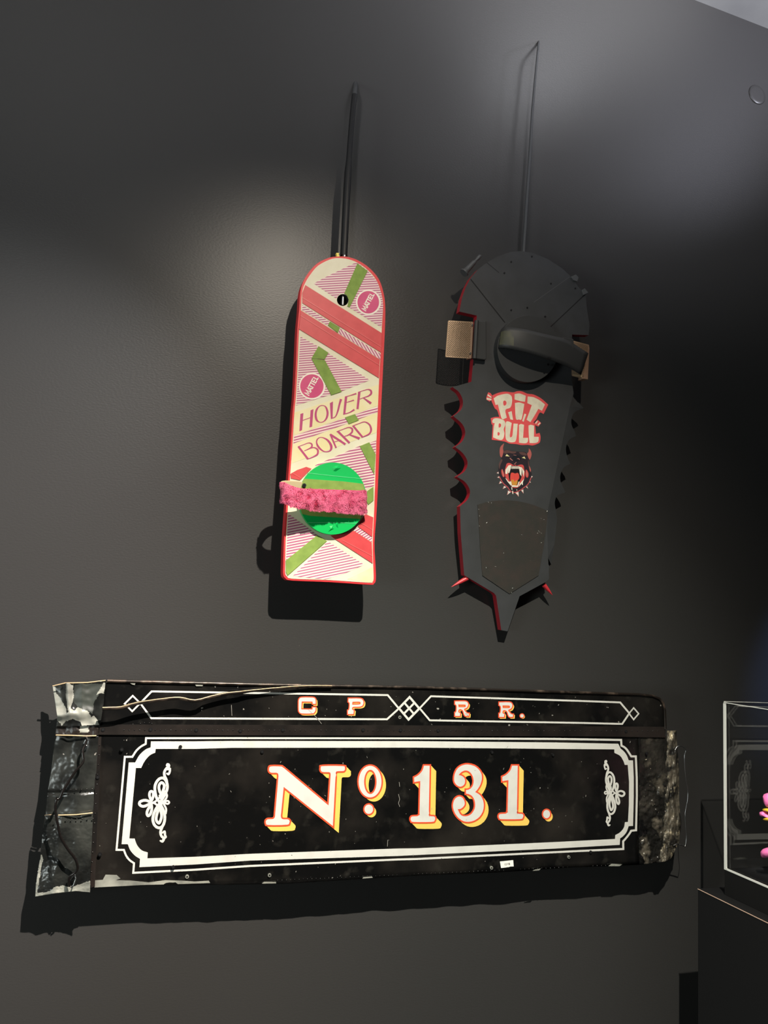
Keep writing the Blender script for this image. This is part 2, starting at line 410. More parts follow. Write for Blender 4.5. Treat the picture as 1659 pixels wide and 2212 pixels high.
b = MB(); n_ = len(hole); vs = [HB.at(p, 0.0002) for p in ell(740.4, 648, 12.3, 12.5, 24)]+[HB.at(p, 0.0002)-HB.n*0.0216 for p in ell(740.4, 648, 12.3, 12.5, 24)]
b.add(vs, [[i, (i+1) % n_, n_+(i+1) % n_, n_+i] for i in range(n_)], 0, True); b.build('hole_black_sleeve', 'void', hb)  # black sleeve added so the sides of the hole are black
b = MB(); p = HB.at((740.6, 637), -0.010); q = HB.at((739.6, 660), -0.010); b.tube([p, q], 0.0048, 14); b.build('hanging_pin', 'steel', hb)
b = MB(); p = HB.at((745, 541), -0.012); q = HB.at((743.5, 556), -0.012); b.tube([p, q], 0.0052, 12); b.build('pin_top', 'steel', hb)
one('yellow_clip', ['clip_yellow'], hb, HB, [(726.5, 546), (733, 546.5), (731.5, 549.5), (733.5, 553), (731.5, 556), (728, 555), (727.5, 550)], -0.018, -0.010)

def striped(name, region, slope, pitch, duty, phase=0.0, parent=hb, pl=HB):
    b = MB(); b.plate(pl, region, 0.0008, 0.0012, 0)
    l = math.hypot(slope, 1); nx, ny = -slope/l, 1/l
    ds = [nx*p[0]+ny*p[1] for p in region]; d = math.floor(min(ds)/pitch)*pitch+phase
    while d < max(ds):
        c = clip(clip([(p[0], p[1]) for p in region], nx, ny, d), -nx, -ny, -(d+pitch*duty))
        if len(c) > 2: b.plate(pl, c, 0.0012, 0.0014, 1, back=False)
        d += pitch
    return b.build(name, ['pale_pink', 'magenta_line'], parent)
def z1p(*p): return z1(p)
def z2p(*p): return z2(p)
def z3p(*p): return z3(p)
for reg in (z1p((575, 645), (700, 578), (1010, 428), (1040, 432), (1145, 512), (1240, 622), (1288, 750), (730, 750)), z1p((730, 750), (852, 750), (824, 783), (814, 806)),
            z1p((908, 750), (1288, 750), (1306, 880), (1288, 1107), (960, 905), (944, 865), (950, 815), (932, 770))):
    striped('striped_print', reg, -0.055, 5.0, 0.42)
striped('striped_print', z1p((455, 872), (745, 1050), (728, 1092), (452, 925)), -0.10, 5.0, 0.42)
striped('striped_print', z1p((850, 1120), (1280, 1388), (1276, 1445), (832, 1165)), 1.7, 5.0, 0.45)
striped('striped_print', z1p((435, 1205), (620, 1310), (1165, 1665), (870, 1780), (390, 1930), (410, 1600)), -0.075, 5.0, 0.42)
striped('striped_print', z2p((368, 495), (1250, 187), (1248, 245), (360, 575)), -0.25, 5.6, 0.46)
striped('striped_print', z2p((590, 805), (1060, 600), (1233, 545), (1210, 1020), (1120, 1060), (800, 1000)), -0.17, 5.9, 0.46)
striped('striped_print', z3p((345, 605), (560, 760), (700, 870), (320, 1165), (335, 850)), -0.20, 5.7, 0.46)
striped('striped_print', z3p((820, 935), (1255, 1215), (1000, 1330), (790, 1390), (400, 1352)), -0.21, 5.7, 0.36)
striped('striped_print', z3p((1130, 790), (1185, 765), (1348, 890), (1348, 945), (1140, 815)), -0.6, 5.2, 0.46)
for pts in (z2p((372, 250), (1256, -45), (1250, 178), (368, 488)), z2p((360, 580), (1246, 250), (1236, 460), (342, 785)), z3p((1050, 1388), (1358, 1240), (1362, 1405), (1335, 1428))):
    one('yellowed_patch', ['yellow_sheet'], hb, HB, pts, 0.0008, 0.0011)
def band(pts, ridge):
    o = one('red_band', ['red_tape'], hb, HB, pts, 0.0008, 0.0024)
    if ridge:
        b = MB(); b.ribbon(HB, ridge, 1.8, 0.0029, cap=False); r = b.build('ridge', 'red_ridge', o); r.parent = o; r.location = (0, 0, 0)
band(z1p((485, 662), (1290, 1168), (1282, 1370), (455, 850), (455, 740)), z1p((456, 795), (1286, 1312)))
band(z1p((440, 930), (1272, 1448), (1262, 1640), (420, 1125)), z1p((436, 985), (1268, 1508)))
band(z2p((330, 895), (400, 855), (495, 822), (550, 840), (430, 962), (335, 942)), z2p((345, 885), (440, 940)))
band(z3p((1215, 690), (1265, 610), (1363, 650), (1350, 885), (1180, 760)), z3p((1220, 720), (1352, 800)))
band(z3p((850, 868), (1130, 812), (1345, 950), (1355, 1200), (905, 908)), z3p((990, 920), (1350, 1110)))
for pts in (z1p((1035, 433), (1143, 513), (955, 895), (930, 885), (945, 820), (925, 770), (897, 748)), z1p((745, 1045), (850, 1110), (830, 1165), (725, 1085)),
            z1p((625, 1305), (730, 1375), (690, 1445), (550, 1435)), z1p((552, 1440), (690, 1450), (870, 1785), (760, 1822)),
            z2p((905, 300), (1010, 265), (1050, 330), (945, 370)), z2p((1060, 602), (1160, 562), (1228, 690), (1213, 905)),
            z2p((1140, 1075), (1205, 1030), (1205, 1175), (1150, 1220), (1130, 1180)), z3p((690, 865), (810, 932), (340, 1345), (319, 1300), (318, 1165))):
    one('green_tape', ['olive'], hb, HB, pts, 0.0008, 0.0026, bevel=0.0004)
for c, ri, ro, fr in (((795.5, 652.8), (23.3, 24.2), (27, 27.3), ((790.4, 672.7), (12.9, -37.2*0.985), (-9.2, -5.1))),
                      ((673.8, 834.1), (25.2, 25.6), (28.6, 28.9), ((667.6, 855.5), (21.0, -39.5), (-10.2, -5.6)))):
    b = MB(); b.plate(HB, ell(c[0]+0.3, c[1]+0.3, *ro, 40), 0.0012, 0.0017, 0); b.plate(HB, ell(*c, *ri, 40), 0.0017, 0.0019, 1, back=False)
    o0, e1, e2 = fr
    if c[0] > 700: e1 = (19.0, -36.6)
    def tp(u, v): return (o0[0]+e1[0]*u+e2[0]*v, o0[1]+e1[1]*u+e2[1]*v)
    for st in ([(.02, 0), (.03, 1), (.105, .25), (.18, 1), (.2, 0)], [(.24, 0), (.31, .95), (.40, 0)], [(.27, .3), (.37, .3)], [(.36, .92), (.66, .92)], [(.45, .92), (.45, 0)],
               [(.60, .92), (.60, 0)], [(.84, .92), (.70, .92), (.70, .08), (.84, .08)], [(.70, .5), (.82, .5)], [(.89, .98), (.89, .08), (1.0, .08)]):
        b.ribbon(HB, [tp(*s) for s in st], 2.3, 0.0021, 2, cap=False)
    b.build('round_sticker', ['sticker_white', 'disc_pink', 'sticker_white'], hb)
hv = Z(640, 830, 8.732)
def strokes(b, zz, s, lst, h, mi=0, smooth=True):
    for pts, w in lst:
        ws = [x/s for x in (w if isinstance(w, (list, tuple)) else [w])]
        P = zz(pts)
        if smooth and len(P) > 2: P = spline(P, 5)
        h += 0.00003
        b.ribbon(HB, P, ws if len(ws) > 1 else ws[0], h, mi, cap=False)
b = MB(); hh = 0.0013
for L in ([[(78, 560), (135, 543), (108, 866), (58, 888)]], [[(270, 490), (326, 470), (299, 800), (249, 817)]],
          [sm([(500, 393), (570, 425), (610, 530), (590, 640), (520, 712), (440, 725), (370, 685), (345, 590), (365, 480), (430, 410)]),
           sm([(495, 408), (540, 430), (570, 530), (555, 630), (510, 695), (450, 710), (405, 670), (385, 580), (400, 490), (440, 425)])],
          [[(634, 356), (692, 325), (686, 640), (652, 660)]]):
    b.plate(HB, [hv(l) for l in L], 0.0011, hh, back=False)
strokes(b, hv, 8.732, [([(120, 682), (290, 622)], 14), ([(660, 650), (740, 608), (785, 500), (812, 390), (845, 280)], [12, 22, 34, 36, 44]), ([(940, 235), (905, 562)], [46, 40]),
        ([(922, 238), (1020, 212), (1132, 176)], [16, 16, 30]), ([(945, 345), (1088, 300)], [12, 22]), ([(885, 568), (1000, 535), (1096, 478)], [18, 18, 34]),
        ([(1190, 145), (1155, 468)], [46, 40]), ([(1165, 152), (1260, 122), (1350, 98), (1405, 120), (1412, 175), (1360, 222), (1270, 252), (1195, 282)], [14, 14, 18, 34, 38, 24, 14, 12]),
        ([(1265, 256), (1412, 362)], [20, 46])], hh)
b.build('lettering', 'magenta', hb)
b = MB()
b.plate(HB, [hv(sm([(480, 995), (600, 1040), (680, 1150), (670, 1240), (600, 1280), (500, 1270), (400, 1190), (370, 1090), (400, 1020)])),
             hv(sm([(480, 1010), (570, 1060), (630, 1150), (635, 1230), (590, 1262), (520, 1255), (440, 1180), (395, 1095), (420, 1030)]))], 0.0011, hh, back=False)
strokes(b, hv, 8.732, [([(42, 1178), (222, 1412)], 38), ([(30, 1180), (140, 1140), (230, 1108), (288, 1125), (292, 1180), (230, 1222), (150, 1256)], [14, 14, 16, 28, 30, 20, 12]),
        ([(155, 1256), (260, 1212), (340, 1195), (405, 1240), (398, 1320), (320, 1370), (215, 1412)], [12, 14, 20, 34, 34, 22, 14]),
        ([(640, 940), (752, 1200)], 30), ([(640, 945), (928, 1134)], 38), ([(700, 1095), (850, 1050)], 12),
        ([(785, 888), (1005, 1108)], 38), ([(760, 895), (880, 850), (985, 815), (1052, 838), (1050, 905), (985, 955), (905, 985)], [14, 14, 18, 32, 34, 22, 12]), ([(1000, 950), (1195, 1024)], [22, 46]),
        ([(1070, 780), (1250, 998)], 34), ([(1055, 790), (1180, 742), (1290, 710), (1380, 760), (1412, 860), (1370, 940), (1235, 1002)], [14, 14, 18, 28, 36, 28, 16])], hh)
b.build('lettering', 'magenta', hb)

# foot disc
DC = (718.5, 1076.8)
fd = one('foot_disc', ['green'], hb, HB, ell(DC[0], DC[1], 73.2, 78, 64), 0.004, 0.013, bevel=0.0008)
b = MB(); b.plate(HB, ell(DC[0], DC[1]-2, 40, 42, 24), 0.0008, 0.004); b.build('disc_spacer', 'void', hb)
tp_ = [p for p in z3p((532, 188), (700, 200), (1000, 220), (1243, 250), (1262, 340), (1270, 430), (1255, 540), (1210, 668), (900, 650), (620, 632), (512, 610), (480, 500), (482, 400), (496, 300))]
o = one('disc_tape', ['olive'], fd, HB, tp_, 0.013, 0.0142)
for pts in (z3p((572, 122), (900, 158), (1238, 192)), z3p((556, 716), (800, 712), (1165, 722))):
    b = MB(); b.tube([HB.at(p, 0.0128) for p in pts], 0.0008, 6); b.build('disc_ridge', 'green_ridge', fd)
for pts, hgt in ((z3p((870, 60), (900, 35), (950, 30), (975, 62), (915, 102), (885, 95)), 0.017), (z3p((822, 825), (838, 755), (880, 748), (872, 790), (895, 785), (850, 810)), 0.0165),
                 (z3p((912, 725), (925, 690), (940, 720), (938, 760), (945, 778), (920, 760)), 0.0155)):
    b = MB(); c = (sum(p[0] for p in pts)/len(pts), sum(p[1] for p in pts)/len(pts))
    vs = [HB.at(p, 0.0131) for p in pts]+[HB.at(c, hgt)]; n = len(pts)
    b.oriented(vs, [(i, (i+1) % n, n) for i in range(n)], 0); b.build('snap_clip', 'green', fd)

# furry strap: centre line (px, py, height, half width up, half width down)
cl = [(791, 1084, .015, 24, 25), (786, 1084, .021, 24, 25), (765, 1083, .027, 23.5, 25), (735, 1081.5, .031, 23, 24.5), (705, 1080, .036, 22.5, 24), (675, 1078, .043, 21.5, 24), (648, 1075, .050, 20, 23.5),
      (628, 1070, .053, 21, 23), (615, 1064, .047, 22, 24), (608, 1059, .037, 17, 24), (610, 1050, .028, 11, 19), (621, 1046.5, .021, 8.5, 13), (645, 1047.5, .0165, 8.0, 9), (674, 1050, .0145, 3.5, 4.5)]
cl = spline(cl, 5)
NV = 8
def strip_mesh(idx, inset, name, m, parent):
    b = MB(); vs = []
    for i in idx:
        x, y, h, u_, d_ = cl[i]
        for k in range(NV+1):
            t = k/NV; yy = y-u_+(u_+d_)*t
            bul = 0.004*math.sin(math.pi*t)
            vs.append(HB.at((x, yy), h+bul*(1 if i < 45 else 0)-inset))
    n = len(idx); fs = [[i*(NV+1)+k, i*(NV+1)+k+1, (i+1)*(NV+1)+k+1, (i+1)*(NV+1)+k] for i in range(n-1) for k in range(NV)]
    b.add(vs, fs, 0, True); return b.build(name, m, parent, solid=0.0012), vs
split = next(i for i in range(len(cl)) if i > 30 and cl[i][0] <= 608.2)
N_OUT = split+2
stp, ov = strip_mesh(list(range(0, N_OUT)), 0.0, 'strap', 'fur_base', hb)
lnn, _ = strip_mesh(list(range(0, len(cl))), 0.0022, 'strap_lining', 'lining', stp)
b = MB(); c = HB.at((657.5, 1048.2), 0.0172); b.tube([c, c+Vector((0, 0.003, 0))], 0.0042, 16); b.build('grommet', 'dark_metal', stp)
b = MB(); c = HB.at((657.2, 1048.4), 0.0176); b.tube([c, c+Vector((0, 0.001, 0))], 0.0026, 12); b.build('grommet_hole', 'void', stp)
# the fur: short curved blades rooted all over the strap's outer face
b = MB(); rows = N_OUT
def surf(s, t):
    i = min(int(s), rows-2); a = s-i; k = min(int(t), NV-1); c = t-k
    g = lambda i_, k_: ov[i_*(NV+1)+k_]
    return (g(i, k)*(1-a)+g(i+1, k)*a)*(1-c)+(g(i, k+1)*(1-a)+g(i+1, k+1)*a)*c
vs, fs = [], []
lens = [0.0]
for i in range(rows-1): lens.append(lens[-1]+(surf(i+1, NV/2)-surf(i, NV/2)).length)
def s_of(u):
    x = u*lens[-1]
    for i in range(rows-1):
        if x <= lens[i+1]: return i+(x-lens[i])/max(lens[i+1]-lens[i], 1e-9)
    return rows-1.001
for _ in range(15000):
    s = s_of(random.random()); t = random.random()*NV
    p = surf(s, t); tx = (surf(min(s+0.4, rows-1.01), t)-surf(max(s-0.4, 0), t)).normalized(); ty = (surf(s, min(t+0.3, NV-0.001))-surf(s, max(t-0.3, 0))).normalized()
    nrm = tx.cross(ty).normalized()
    if nrm.dot(Vector((0, -1, 0))) < 0 and s < split-6: nrm = -nrm
    elif s >= split-6 and nrm.dot(Vector((-1, -0.6, 0))) < 0: nrm = -nrm
    q = p*150
    cl1 = noise.noise(q*0.55); cl2 = noise.noise(q*0.55+Vector((31, 7, 3)))
    dirv = (nrm*0.5+tx*(cl1*1.3+0.1)+ty*(cl2*1.2+0.3)+Vector((random.uniform(-.25, .25), random.uniform(-.2, .2), random.uniform(-.25, .25)))).normalized()
    L = random.uniform(.0032, .0058); w = random.uniform(.0003, .0006)
    sd = dirv.cross(nrm); sd = sd.normalized()*w if sd.length > 1e-4 else tx*w
    m_ = p+dirv*L*0.55+nrm*0.0012; e = p+dirv*L+Vector((0, 0, -0.0012))
    o_ = len(vs); vs += [p-sd, p+sd, m_-sd*0.8, m_+sd*0.8, e]; fs += [[o_, o_+1, o_+3, o_+2], [o_+2, o_+3, o_+4]]
b.add(vs, fs, 0, False); fo = b.build('fur', 'fur', stp); fo['kind'] = 'stuff'
for px in ((700, 640), (690, 1180)): standoff(hb, HB, px, -0.024)

# ================================================================== BLACK BOARD
PB = Plane(-0.056, 0.0553)
p4, p5, p6, p7 = Z(930, 520, 4.366), Z(930, 820, 4.366), Z(930, 1060, 4.366), Z(1160, 840, 6.507)
pit = thing('hoverboard', 'black spiked hoverboard with saw-tooth sides and snarling dog emblem, right of the pink one', 'hoverboard', PB.at((1085, 1360)))
outl = (p4([(860, 97), (760, 105), (640, 145), (540, 200), (445, 272), (378, 352), (332, 440), (297, 540), (272, 668), (437, 706), (430, 790), (405, 1110), (385, 1330)])
        + p5([(210, 70)] + spline([(210, 74), (270, 120), (305, 200), (290, 280), (215, 345)], 4)[1:] + spline([(222, 350), (300, 420), (328, 500), (300, 580), (232, 635)], 4)
             + spline([(240, 640), (310, 700), (350, 780), (325, 860), (250, 915)], 4) + spline([(258, 922), (330, 970), (372, 1050), (350, 1130), (278, 1195)], 4))
        + p6([(285, 400), (318, 797), (598, 965), (618, 990), (668, 1316), (727, 1326), (840, 995), (1092, 858), (1118, 832), (1150, 700), (1180, 500), (1210, 260)])
        + p7(spline([(300, 1800), (285, 1700), (262, 1600), (300, 1500), (430, 1450)], 4) + spline([(405, 1400), (345, 1290), (345, 1190), (400, 1095), (500, 1048)], 4)
             + spline([(470, 1000), (425, 890), (425, 790), (480, 700), (578, 656)], 4) + spline([(560, 600), (500, 500), (500, 400), (550, 320), (690, 260)], 4))
        + p4([(1412, 1518), (1350, 1440), (1330, 1300), (1335, 885), (1492, 890), (1500, 800), (1475, 640), (1462, 520), (1315, 330), (1240, 258), (1100, 168), (960, 115)]))
i0 = next(i for i, p in enumerate(outl) if abs(p[0]-(930+1150/4.366)) < 0.5 and abs(p[1]-(1060+700/4.366)) < 0.5)
i1 = next(i for i, p in enumerate(outl) if abs(p[0]-(930+1350/4.366)) < 0.5 and abs(p[1]-(520+1440/4.366)) < 0.5)
ridge_line = [(1231, 878), (1219.1, 934), (1207.2, 990), (1195.3, 1046), (1183.4, 1102), (1182, 1150), (1184, 1205)]
b = MB(); b.plate(PB, outl, -0.0075, 0.0, 0, 1, drop=0.0105); b.plate(PB, outl[:i0]+ridge_line[::-1]+outl[i1:], -0.0105, 0.0, 0, 1)
b.build('body', ['pit', 'pit_side'], pit)
b = MB(); rim_ = outl[i0:i1]
def ridge_dist(p):
    d = 1e9
    for u, v in zip(ridge_line, ridge_line[1:]):
        L2 = (v[0]-u[0])**2+(v[1]-u[1])**2; t = max(0, min(1, ((p[0]-u[0])*(v[0]-u[0])+(p[1]-u[1])*(v[1]-u[1]))/L2))
        d = min(d, math.hypot(p[0]-u[0]-t*(v[0]-u[0]), p[1]-u[1]-t*(v[1]-u[1])))
    return d
P2 = [(p, 0.0) for p in ridge_line]+[(p, -0.0104*min(1.0, ridge_dist(p)/34)) for p in rim_]
b.oriented([PB.at(p, 0)+PB.n*h for p, h in P2], tessellate_polygon([[Vector((p[0], -p[1], 0)) for p, h in P2]]), 0)
n_ = len(rim_); vs = [PB.at(p, 0)+PB.n*h for p, h in P2[len(ridge_line):]]+[PB.at(p, 0)-PB.n*0.0105 for p in rim_]
b.add(vs, [[i, i+1, n_+i+1, n_+i] for i in range(n_-1)], 0); b.build('side_bevel', 'pit', pit)
for pts, w in (([(378, 362), (702, 772)], 9), ([(1462, 502), (1122, 822)], 9), ([(530, 205), (645, 300)], 4)):
    b = MB(); b.ribbon(PB, p4(pts), w/4.366, 0.0003, 0, cap=False); b.build('groove', 'groove', pit)
b = MB(); b.ribbon(PB, p4([(1310, 342), (1060, 520), (975, 580)]), 1.2, 0.0004, 0, cap=False); b.build('seam', 'pit_light', pit)
for (x, y) in p4([(695, 305), (760, 200), (955, 150), (1135, 405), (760, 655), (912, 632), (1080, 716), (845, 762), (1365, 450)]):
    b = MB(); c = PB.at((x, y), 0.0); b.tube([c, c+PB.n*0.0015], 0.0022, 8); b.build('bolt', 'dark_metal' if y > 640 else 'groove', pit)
for pts in (p4([(1325, 340), (1372, 318), (1400, 345), (1385, 385), (1352, 372)]), p4([(1428, 468), (1455, 448), (1492, 490), (1445, 512)])):
    one('edge_bracket', ['pit_light'], pit, PB, pts, 0.0, 0.006, bevel=0.0008)
# bracket block beside the left perforated box
p8 = Z(950, 640, 11.06)
one('bracket_block', ['pit_dark'], pit, PB, p8([(905, 580), (1115, 585), (1120, 1500), (1090, 1520), (830, 1490)]), 0.0, 0.012, bevel=0.002)
b = MB(); b.tube([PB.at((1029.5, 693), 0.012), PB.at((1025, 775), 0.012)], 0.0052, 12); b.build('bracket_pin', 'pit_dark', pit)
def grille(quad_, bulge, h, name):
    """perforated sheet: two families of crossing strips, bowed outwards"""
    (a, b_, c, d) = quad_
    def P(u, v, dh=0.0):
        x = (1-v)*((1-u)*a[0]+u*b_[0])+v*((1-u)*d[0]+u*c[0]); y = (1-v)*((1-u)*a[1]+u*b_[1])+v*((1-u)*d[1]+u*c[1])
        return PB.at((x, y), h+bulge*math.sin(math.pi*min(max(u, 0), 1))*1.0+dh)
    g = MB(); nu, nv = 13, 25
    def strip(u0, v0, u1, v1, w, n=6):
        vs = []; L = math.hypot((u1-u0)*52, (v1-v0)*78); nxx, nyy = -(v1-v0)*78/L*w/52, (u1-u0)*52/L*w/78
        for i in range(n+1):
            t = i/n; u, v = u0+(u1-u0)*t, v0+(v1-v0)*t
            vs += [P(u+nxx, v+nyy*1), P(u-nxx, v-nyy*1)]
        g.add(vs, [[2*i, 2*i+2, 2*i+3, 2*i+1] for i in range(n)], 0)
    sl = 0.55
    k = -sl
    while k < 1.0+1e-6:                       # strips falling to the right: v = k + sl*u
        u0, u1 = max(0, -k/sl), min(1, (1-k)/sl)
        if u1 > u0+0.02: strip(u0, k+sl*u0, u1, k+sl*u1, 0.72)
        k += 1/nv*1.25
    k = 0.0
    while k < 1.0+sl:                          # strips rising to the right
        u0, u1 = max(0, (k-1)/sl), min(1, k/sl)
        if u1 > u0+0.02: strip(u0, k-sl*u0, u1, k-sl*u1, 0.42)
        k += 1/nv*1.25
    for e in ((0, 0, 1, 0), (0, 1, 1, 1), (0, 0, 0, 1), (1, 0, 1, 1)): strip(*e, 1.1, 8)
    o = g.build(name, 'mesh_metal', pit, solid=0.0008); o['kind'] = 'stuff'
    return o
grille(p8([(210, 590), (790, 622), (745, 1478), (145, 1440)]), 0.004, 0.006, 'perforated_grille')
b = MB(); b.plate(PB, p8([(760, 620), (800, 625), (752, 1478), (705, 1478)]), -0.01, 0.007); b.build('grille_rail', 'mesh_tan', pit)
for (x, y) in p8([(768, 692), (722, 1366)]):
    b = MB(); c = PB.at((x, y), 0.007); b.tube([c, c+PB.n*0.003], 0.0022, 10); b.build('rail_bolt', 'steel', pit)
grille(p4([(1335, 945), (1492, 985), (1480, 1308), (1335, 1270)]), 0.003, 0.0, 'perforated_grille')
b = MB(); b.plate(PB, p4([(1490, 985), (1499, 1010), (1484, 1306), (1440, 1300), (1475, 1080)]), -0.02, 0.0035); b.build('grille_side', 'mesh_tan', pit)
b = MB(); b.ribbon(PB, p4([(1340, 1265), (1430, 1278)]), 3.2, 0.008, cap=False); b.build('grille_lip', 'copper_edge', pit)
# foot disc and strap
fd2 = one('foot_disc', ['pit_dark', 'pit'], pit, PB, ell(1140.5, 753.6, 66, 72, 56), 0.0, 0.020, bevel=0.001)
sc_l = [((638, 1012), (668, 830), .021), ((690, 1012), (700, 816), .034), ((760, 1020), (770, 818), .044), ((900, 1052), (890, 834), .052), ((1050, 1095), (1030, 868), .054), ((1180, 1140), (1170, 900), .05),
        ((1300, 1190), (1290, 935), .042), ((1420, 1262), (1490, 1062), .030)]
sp = spline([(a[0], a[1], b_[0], b_[1], h) for a, b_, h in sc_l], 5)
def strapmesh(b, inset, mf):
    vs = []; K = 6
    for q in sp:
        for k in range(K+1):
            t = k/K; pt = p4([(q[0]+(q[2]-q[0])*t, q[1]+(q[3]-q[1])*t)])[0]; vs.append(PB.at(pt, q[4]-inset+0.002*math.sin(math.pi*t)))
    n = len(sp)
    for i in range(n-1):
        for k in range(K):
            f = [i*(K+1)+k, (i+1)*(K+1)+k, (i+1)*(K+1)+k+1, i*(K+1)+k+1]
            b.f.append([j+0 for j in f]); b.mi.append(mf(i, k)); b.smooth.append(True)
    b.v += vs
b = MB(); strapmesh(b, 0.0, lambda i, k: 1 if (i < 11 and 1 <= k <= 4) else 0); fs_ = b.build('foot_strap', ['pit_dark', 'worn_olive'], pit, solid=0.003)
for (x, y), h in ((p4([(1115, 1107)])[0], .054), (p4([(1108, 1168)])[0], .03)):
    b = MB(); c = PB.at((x, y), h); b.tube([c, c+PB.n*0.0018], 0.0026, 8); b.build('strap_bolt', 'dark_metal', fs_)
one('strap_anchor', ['pit_dark'], pit, PB, p4([(1246, 910), (1350, 926), (1356, 1010), (1310, 1130), (1250, 1050)]), -0.002, 0.040, bevel=0.0015)
# grip pad with staples
gp = one('grip_pad', ['grip'], pit, PB, p6(spline([(445, 132), (560, 102), (740, 90), (930, 122), (1108, 190)], 4)+[(1085, 400), (1060, 560), (1018, 800), (745, 972), (490, 800), (470, 560), (455, 300)]), 0.0, 0.0016)
b = MB()
for (x, y) in p6([(455, 175), (545, 108), (575, 115), (462, 238), (460, 333), (530, 302), (1100, 193), (1043, 262), (1070, 273), (1045, 400), (1020, 380), (1030, 392), (1010, 400), (1045, 490), (525, 725), (772, 920), (765, 962), (690, 588), (612, 715), (860, 415)]):
    d = random.uniform(0, 3.14); r = random.uniform(0.7, 1.5); b.tube([PB.at((x-r*math.cos(d), y-r*math.sin(d)), .0018), PB.at((x+r*math.cos(d), y+r*math.sin(d)), .0018)], 0.0005, 5)
o = b.build('staples', 'staple', gp); o['kind'] = 'stuff'
# red spikes at the tail, peg at the shoulder
def cone(name, base, tip, r, h0, h1, m):
    b = MB(); a = PB.at(base, h0); c = PB.at(tip, h1); b.tube([a, a.lerp(c, .45), a.lerp(c, .8), c], [r, r*.72, r*.34, r*.04], 10); b.build(name, m, pit)
cone('red_spike', p6([(345, 825)])[0], p6([(196, 908)])[0], 0.0062, -0.008, -0.006, 'spike_red')
cone('red_spike', p6([(1070, 890)])[0], p6([(1150, 985)])[0], 0.0058, -0.008, -0.006, 'spike_red')
s6 = Z(960, 540, 16.59)
pa, pb_ = PB.at(s6([(690, 830)])[0], -0.002), PB.at(s6([(1290, 205)])[0], -0.002)
b = MB(); seq = [(0.0, .0105), (.06, .0108), (.09, .0075), (.35, .0066), (.62, .0055), (.68, .0035), (.80, .0035), (.83, .0048), (.97, .0046), (1.0, .003)]
b.tube([pa.lerp(pb_, t) for t, r in seq], [r for t, r in seq], 14); b.build('shoulder_peg', 'pit_light', pit)
# lettering decal
dz = Z(1040, 830, 8.506)
b = MB()
def dplate(pts, lvl, mi, smooth=True, n=3):
    loops = pts if isinstance(pts[0], list) else [pts]
    b.plate(PB, [sm(dz(l), n) if smooth else dz(l) for l in loops], 0.0002*lvl, 0.0002*(lvl+1), mi, back=False)
S = 1
dplate([(190, 215), (300, 160), (430, 136), (580, 150), (650, 130), (740, 130), (850, 175), (960, 190), (1100, 262), (1228, 375, S), (1142, 548, S), (1072, 522), (1010, 640), (960, 700), (985, 745), (1002, 912, S), (1068, 893, S),
        (1086, 965), (1075, 1060), (1030, 1095), (940, 1125), (850, 1113), (740, 1118), (640, 1100), (520, 1090), (420, 1052), (190, 1020, S), (205, 760), (186, 735), (170, 622, S), (250, 602), (328, 600, S), (290, 480), (245, 442), (190, 320), (180, 270)], 1, 0)
dplate([(125, 150, S), (168, 165), (205, 230), (190, 280), (150, 318, S), (88, 280, S), (96, 225)], 1, 0)
dplate([(1035, 652, S), (1098, 715, S), (1045, 778, S), (955, 735, S)], 1, 0)
for pts in ([[(225, 262, S), (300, 210), (430, 178), (500, 180), (555, 225), (562, 330), (530, 430), (440, 472), (466, 615, S), (400, 645, S), (365, 612), (302, 372, S), (260, 382, S)], [(400, 320), (430, 300), (460, 330), (450, 380), (410, 390)]],
            [[(615, 345, S), (700, 335), (788, 362, S), (740, 635), (690, 646), (632, 628)]], [[(610, 182, S), (700, 170), (815, 212, S), (800, 322, S), (715, 310), (610, 280, S)]],
            [[(490, 515, S), (555, 495, S), (582, 656, S), (530, 645, S)]], [[(790, 540, S), (825, 552, S), (775, 690, S), (748, 675, S)]],
            [[(850, 225, S), (960, 240), (1070, 295), (1168, 372, S), (1112, 487, S), (1045, 452, S), (985, 560), (900, 697, S), (830, 652, S), (925, 385, S), (843, 347, S)]],
            [[(205, 665), (240, 628), (330, 630), (420, 670), (440, 740), (408, 825), (422, 900), (400, 1000), (340, 1025), (215, 978, S), (225, 800), (245, 715, S), (205, 706)], [(322, 720), (360, 735), (355, 780), (318, 795)], [(300, 880), (335, 895), (330, 935), (298, 940)]],
            [[(450, 700), (500, 685), (557, 712, S), (520, 950), (548, 970), (572, 930), (590, 722, S), (668, 727, S), (640, 1010), (590, 1065), (500, 1058), (450, 1005), (440, 880)]],
            [[(690, 745, S), (730, 730), (782, 745, S), (765, 985, S), (857, 985, S), (850, 1060), (800, 1085), (690, 1075, S)]],
            [[(865, 757, S), (910, 745), (967, 762, S), (965, 965, S), (1052, 968, S), (1045, 1050), (990, 1080), (885, 1080, S), (870, 930)]],
            [[(118, 182, S), (192, 238, S), (180, 252, S), (112, 212, S)]], [[(96, 245, S), (186, 270, S), (180, 296, S), (100, 285, S)]], [[(1020, 670, S), (1037, 682, S), (1002, 730, S), (985, 716, S)]], [[(1070, 700, S), (1086, 716, S), (1047, 757, S), (1030, 745, S)]]):
    dplate(pts, 2, 1)
b.build('lettering_decal', ['decal_red', 'decal_cream'], pit)
